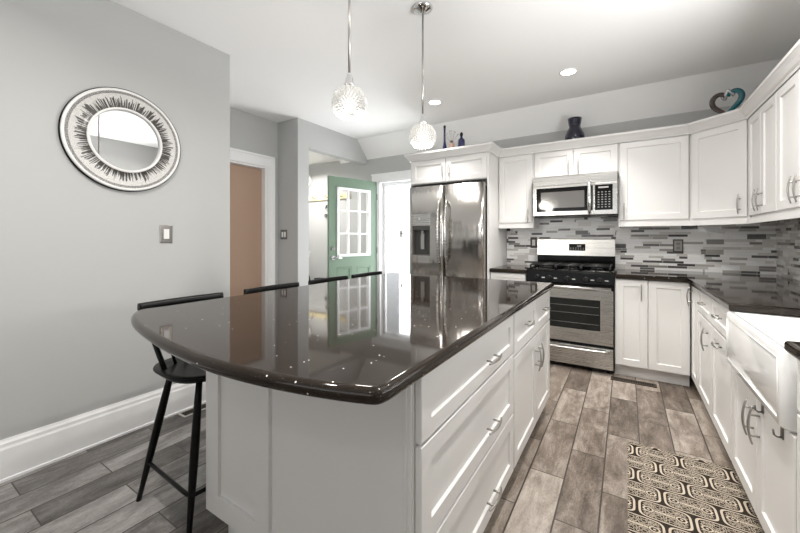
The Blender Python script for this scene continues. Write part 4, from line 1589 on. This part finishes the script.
# ------------------------------------------------------------------ stools (local: seat centre at origin, back toward -x)
def make_stool():
    rt = thing('bar_stool', '', 'bar stool', (0, 0, 0), group='black spindle-back stools along the island')
    SZ = 0.648
    # scooped seat
    bm = BM()
    rows, seg = 6, 32
    prev = None
    top = []

    def outline(a):
        c_, s_ = math.cos(a), math.sin(a)
        rx = 0.19 if c_ > 0 else 0.212
        return rx * (abs(c_) ** 0.72) * (1 if c_ > 0 else -1), 0.212 * (abs(s_) ** 0.72) * (1 if s_ > 0 else -1)

    def zt(f, a):
        return SZ - 0.014 * (1 - f ** 2) + 0.004 * f * abs(math.sin(a))

    cen = bm.verts.new((0, 0, SZ - 0.014))
    for i in range(1, rows + 1):
        f = i / rows
        top.append([bm.verts.new((outline(2 * PI * k / seg)[0] * f, outline(2 * PI * k / seg)[1] * f, zt(f, 2 * PI * k / seg))) for k in range(seg)])
    for k in range(seg):
        bm.faces.new((cen, top[0][k], top[0][(k + 1) % seg])).smooth = True
    for i in range(rows - 1):
        for k in range(seg):
            bm.faces.new((top[i][k], top[i + 1][k], top[i + 1][(k + 1) % seg], top[i][(k + 1) % seg])).smooth = True
    r1 = [bm.verts.new((v.co.x * 1.010, v.co.y * 1.010, v.co.z - 0.006)) for v in top[-1]]
    r2 = [bm.verts.new((v.co.x * 0.90, v.co.y * 0.90, SZ - 0.027)) for v in top[-1]]
    for A, B in ((top[-1], r1), (r1, r2)):
        for k in range(seg):
            bm.faces.new((A[k], B[k], B[(k + 1) % seg], A[(k + 1) % seg])).smooth = True
    bm.faces.new(r2)
    part('seat', bm, M['black'], rt, world=False)
    # legs
    feet = {}
    for sx in (-1, 1):
        for sy in (-1, 1):
            t0 = Vector((0.130 if sx > 0 else -0.105, sy * 0.125, SZ - 0.028))
            t1 = Vector((0.180 if sx > 0 else -0.265, sy * 0.195, 0.0))
            n = 8
            pts = [t0.lerp(t1, k / n) for k in range(n + 1)]
            rs = [0.0125 + 0.0055 * math.sin(PI * min(1, (k / n) * 1.15)) - 0.0015 * (k / n) for k in range(n + 1)]
            part('leg', tube(BM(), pts, rs, 14), M['black'], rt, world=False)
            feet[sx, sy] = (t0, t1)

    def onleg(sx, sy, z):
        a, b = feet[sx, sy]
        return a.lerp(b, (a.z - z) / (a.z - b.z))

    zf = 0.185
    bp = []
    for sy in (-1, 1):
        a = onleg(-1, sy, zf + 0.0)
        b = onleg(1, sy, zf)
        side = [a, Vector((b.x - 0.04, b.y + sy * 0.013, zf)), Vector((b.x - 0.005, b.y + sy * 0.012, zf)), Vector((b.x + 0.018, b.y - sy * 0.005, zf)), Vector((b.x + 0.022, b.y - sy * 0.04, zf))]
        bp.append(side)
    path = bp[0] + bp[1][::-1]
    part('footrest', tube(BM(), path, 0.0085, 10), M['black'], rt, world=False)
    # back: curved top rail on spindles
    RZ = 0.915
    rail = BM()
    n = 20
    xr = lambda y: -0.262 + 0.020 * (y / 0.215) ** 2
    secs = []
    for k in range(n + 1):
        y = -0.204 + 0.408 * k / n
        x = xr(y)
        secs.append([rail.verts.new((x + a, y, RZ + b)) for a, b in ((-0.013, -0.018), (0.008, -0.019), (0.012, -0.010), (0.009, 0.010), (0.002, 0.015), (-0.008, 0.014), (-0.013, 0.006))])
    for A, B in zip(secs, secs[1:]):
        for k in range(7):
            rail.faces.new((A[k], A[(k + 1) % 7], B[(k + 1) % 7], B[k])).smooth = True
    rail.faces.new(secs[0]); rail.faces.new(secs[-1][::-1])
    part('top_rail', rail, M['black'], rt, world=False)
    for k in range(6):
        s = -1 + 2 * k / 5
        y1 = s * 0.195
        y0 = s * 0.165
        x0 = -0.150 + 0.075 * s * s
        p0 = Vector((x0, y0, SZ - 0.012)); p1 = Vector((xr(y1), y1, RZ - 0.015))
        mid = p0.lerp(p1, 0.45) + Vector((0.006, 0, 0))
        big = abs(s) > 0.9
        part('spindle', tube(BM(), [p0, p0.lerp(mid, 0.5), mid, mid.lerp(p1, 0.5), p1], [0.011, 0.0115, 0.0105, 0.009, 0.008] if big else [0.0065, 0.007, 0.007, 0.0065, 0.006], 10), M['black'], rt, world=False)
    return rt


slabels = ['black spindle-back bar stool nearest the camera, seat and legs in view',
           'black bar stool whose back rail shows in front of the tan door',
           'black bar stool whose back rail shows in front of the nook opening',
           'farthest black bar stool, its back rail in front of the green door']
proto = make_stool()
for i, (sx_, sy_, rz_) in enumerate(((-1.672, 0.950, 0.0), (-1.668, 1.495, 0.0), (-1.668, 2.005, 0.0), (-1.668, 2.48, 0.0))):
    o = proto if i == 0 else copy_tree(proto)
    o.location = (sx_, sy_, 0)
    o.rotation_euler = (0, 0, rz_)
    o['label'] = slabels[i]

# ------------------------------------------------------------------ ornaments on the cabinets
TOP = 2.1965
TB = 2.1955
bm = lathe(BM(), [(0.001, 0), (0.048, 0), (0.056, 0.010), (0.080, 0.045), (0.087, 0.080), (0.083, 0.115), (0.068, 0.148), (0.054, 0.172), (0.050, 0.186), (0.054, 0.205), (0.060, 0.245), (0.064, 0.262), (0.059, 0.262), (0.048, 0.205), (0.044, 0.186), (0.050, 0.165), (0.060, 0.12), (0.001, 0.02)], (-0.455, 4.13, TB), 40, cap=False)
vs_ = thing('cobalt_vase', 'dark cobalt glass vase with a pinched neck above the microwave', 'vase', (-0.455, 4.13, TB))
# measured height 0.35 above the crown line
bm.transform(Matrix.Translation((-0.455, 4.13, TB)) @ Matrix.Diagonal((1.08, 1.08, 1.10, 1.0)) @ Matrix.Translation((0.455, -4.13, -TB)))
part('vase_body', bm, M['navy'], vs_)

b1 = thing('slim_bottle', 'slim tall blue bottle with a flared base, leftmost of the three above the refrigerator', 'bottle', (-1.795, 3.80, TB))
bm = lathe(BM(), [(0.001, 0), (0.036, 0), (0.039, 0.010), (0.034, 0.05), (0.022, 0.115), (0.0125, 0.165), (0.0115, 0.20), (0.0115, 0.31), (0.0135, 0.315), (0.0135, 0.325)], (-1.795, 3.80, TB), 28)
part('bottle_body', bm, M['cobalt'], b1)
bm = lathe(BM(), [(0.011, 0.322), (0.014, 0.330), (0.014, 0.350), (0.008, 0.356)], (-1.795, 3.80, TB), 20)
part('stopper', bm, M['bplastic'], b1, 'black stopper')
b2 = thing('reed_diffuser', 'clear reed diffuser with pinkish oil between the two blue bottles', 'diffuser', (-1.705, 3.80, TB))
bm = lathe(BM(), [(0.001, 0), (0.030, 0), (0.032, 0.008), (0.032, 0.115), (0.028, 0.125), (0.014, 0.135), (0.013, 0.155)], (-1.705, 3.80, TB), 24)
part('bottle_body', bm, M['rose'], b2)
bm = lathe(BM(), [(0.017, 0.140), (0.019, 0.145), (0.019, 0.160), (0.015, 0.165)], (-1.705, 3.80, TB), 20)
part('collar', bm, M['brownglass'], b2, 'brown collar')
for k in range(11):
    a = R(-62 + 124 * k / 10)
    rr_ = 0.115
    top_ = Vector((-1.705 + rr_ * math.sin(a) * 0.75, 3.80 + 0.03 * math.cos(k * 2.1), TB + 0.160 + rr_ * math.cos(a)))
    bm = tube(BM(), [(-1.705, 3.80, TB + 0.13), top_], 0.0014, 6)
    r = bmesh.ops.create_icosphere(bm, subdivisions=1, radius=0.006)
    for v in r['verts']: v.co += top_
    part('reed', bm, M['reed'], b2)
b3 = thing('stout_bottle', 'stout blue bottle with a round stopper, rightmost of the three above the refrigerator', 'bottle', (-1.585, 3.80, TB))
bm = lathe(BM(), [(0.001, 0), (0.036, 0), (0.040, 0.008), (0.040, 0.140), (0.036, 0.158), (0.018, 0.175), (0.014, 0.185), (0.014, 0.20)], (-1.585, 3.80, TB), 28)
part('bottle_body', bm, M['cobalt'], b3)
bm = lathe(BM(), [(0.013, 0.198), (0.016, 0.203), (0.019, 0.218), (0.014, 0.236), (0.004, 0.245)], (-1.585, 3.80, TB), 20)
part('stopper', bm, M['bplastic'], b3, 'dark round stopper')

# twisted glass heart
ht = thing('glass_heart', 'twisted glass heart, teal one side and brown the other, on the corner cabinet', 'ornament', (0.70, 3.93, TB))
hx, hy, hz = 0.70, 3.93, TB + 0.062


def heart(t_):
    x = 16 * math.sin(t_) ** 3
    z = 13 * math.cos(t_) - 5 * math.cos(2 * t_) - 2 * math.cos(3 * t_) - math.cos(4 * t_)
    return x / 16, (z + 17) / 29


hs_ = 0.098
hv = Vector((0.85, -0.52, 0)).normalized()


def hp(t_, dy=0):
    a, b = heart(t_)
    return Vector((hx, hy, hz - 0.035)) + hv * (a * hs_) + Vector((0, dy, b * 0.20 + 0.012))


bm = tube(BM(), [hp(R(a)) for a in range(20, 181, 8)], [0.014 + 0.007 * math.sin(R(a)) for a in range(20, 181, 8)], 12)
part('teal_side', bm, M['teal'], ht, 'teal side')
bm = tube(BM(), [hp(R(a)) for a in range(180, 341, 8)], [0.014 + 0.006 * abs(math.sin(R(a))) for a in range(180, 341, 8)], 12)
part('brown_side', bm, M['brownglass'], ht, 'brown side')
bm = BM()
tw = []
for k in range(40):
    s = k / 39
    a = s * 2.2 * PI
    tw.append(hp(R(0)) + hv * (-0.050 + 0.095 * s) + Vector((0, 0, 0.020 + 0.026 * math.cos(a * 1.3) + 0.018 * s)) + Vector((0.012 * math.sin(a), 0.012 * math.sin(a), 0)))
tube(bm, tw, 0.013, 10)
part('clear_twist', bm, M['silver'], ht, 'silvery twist at the top')

# ------------------------------------------------------------------ entry nook
rk = thing('coat_rail', 'pale wooden coat rail on the wall of the entry nook', 'coat rack', (-4.3, YW, 1.90))
part('board', box(BM(), -4.95, -3.70, YW - 0.022, YW, 1.865, 1.945, 0.004), M['woodshelf'], rk)
for xx in (-4.75, -4.45, -4.15, -3.85):
    bm = tube(BM(), [(xx, YW - 0.02, 1.90), (xx, YW - 0.07, 1.90), (xx, YW - 0.10, 1.925), (xx, YW - 0.105, 1.95)], 0.007, 8)
    part('hook', bm, M['dnickel'], rk)
for (zz, lb) in ((1.60, 'curly grey key hook lower on the nook wall beside the green door'), (1.745, 'small grey hook just under the coat rail beside the green door')):
    bm = BM()
    tube(bm, [(-4.22 + 0.035 * math.cos(R(a)) * (1 - a / 900), YW - 0.012, zz + 0.035 * math.sin(R(a)) * (1 - a / 900)) for a in range(0, 400, 20)] if zz < 1.7 else
         [(-4.21, YW - 0.004, zz + 0.04), (-4.21, YW - 0.02, zz + 0.03), (-4.215, YW - 0.03, zz - 0.02), (-4.225, YW - 0.02, zz - 0.035)], 0.006, 8)
    box(bm, -4.235, -4.205, YW - 0.006, YW, zz - 0.01, zz + 0.03, 0.002)
    single('key_hook', bm, M['dnickel'], lb, 'hook')
bm = lathe(BM(), [(0.001, 0), (0.105, 0), (0.105, -0.02), (0.095, -0.032), (0.001, -0.036)], (-4.66, YW, 2.215), 40, 'y', cap=False)
single('round_chime', bm, M['plastic'], 'round white disc high on the nook wall at the jamb', 'wall fixture')
# bench with black tote
bn = thing('shoe_bench', 'low white bench against the nook wall', 'bench', (-4.4, 4.15, 0))
part('seat_board', box(BM(), -4.95, -3.75, 3.98, YW - 0.025, 0.42, 0.455, 0.005), M['trim'], bn)
for xx in (-4.93, -3.80):
    part('side', box(BM(), xx, xx + 0.03, 3.99, YW - 0.03, 0, 0.42), M['trim'], bn)
bm = BM()
lathe(bm, [(0.001, 0), (0.13, 0), (0.135, 0.02), (0.115, 0.12), (0.075, 0.22), (0.035, 0.30), (0.02, 0.315)], (-4.58, 4.17, 0.4555), 20)
tg = thing('black_bag', 'black slouched bag with white strings on the nook bench', 'bag', (-4.58, 4.17, 0.4555))
part('bag_body', bm, M['canvas'], tg)
bm = BM()
for k in range(3):
    pts = []
    for j in range(14):
        s = j / 13
        pts.append((-4.58 + (0.05 + 0.03 * k) * math.sin(PI * s) + 0.015 * k, 4.17 + 0.03 * (k - 1), 0.76 + 0.22 * math.sin(PI * s * 0.9) + 0.03 * k * s))
    tube(bm, pts, 0.004, 6)
part('string', bm, M['plastic'], tg, 'white strings')
bm = box(BM(), -4.27, -4.13, 4.12, 4.24, 0.4555, 0.585, 0.01)
single('small_box', bm, M['canvas'], 'small dark box on the nook bench beside the green door', 'box')
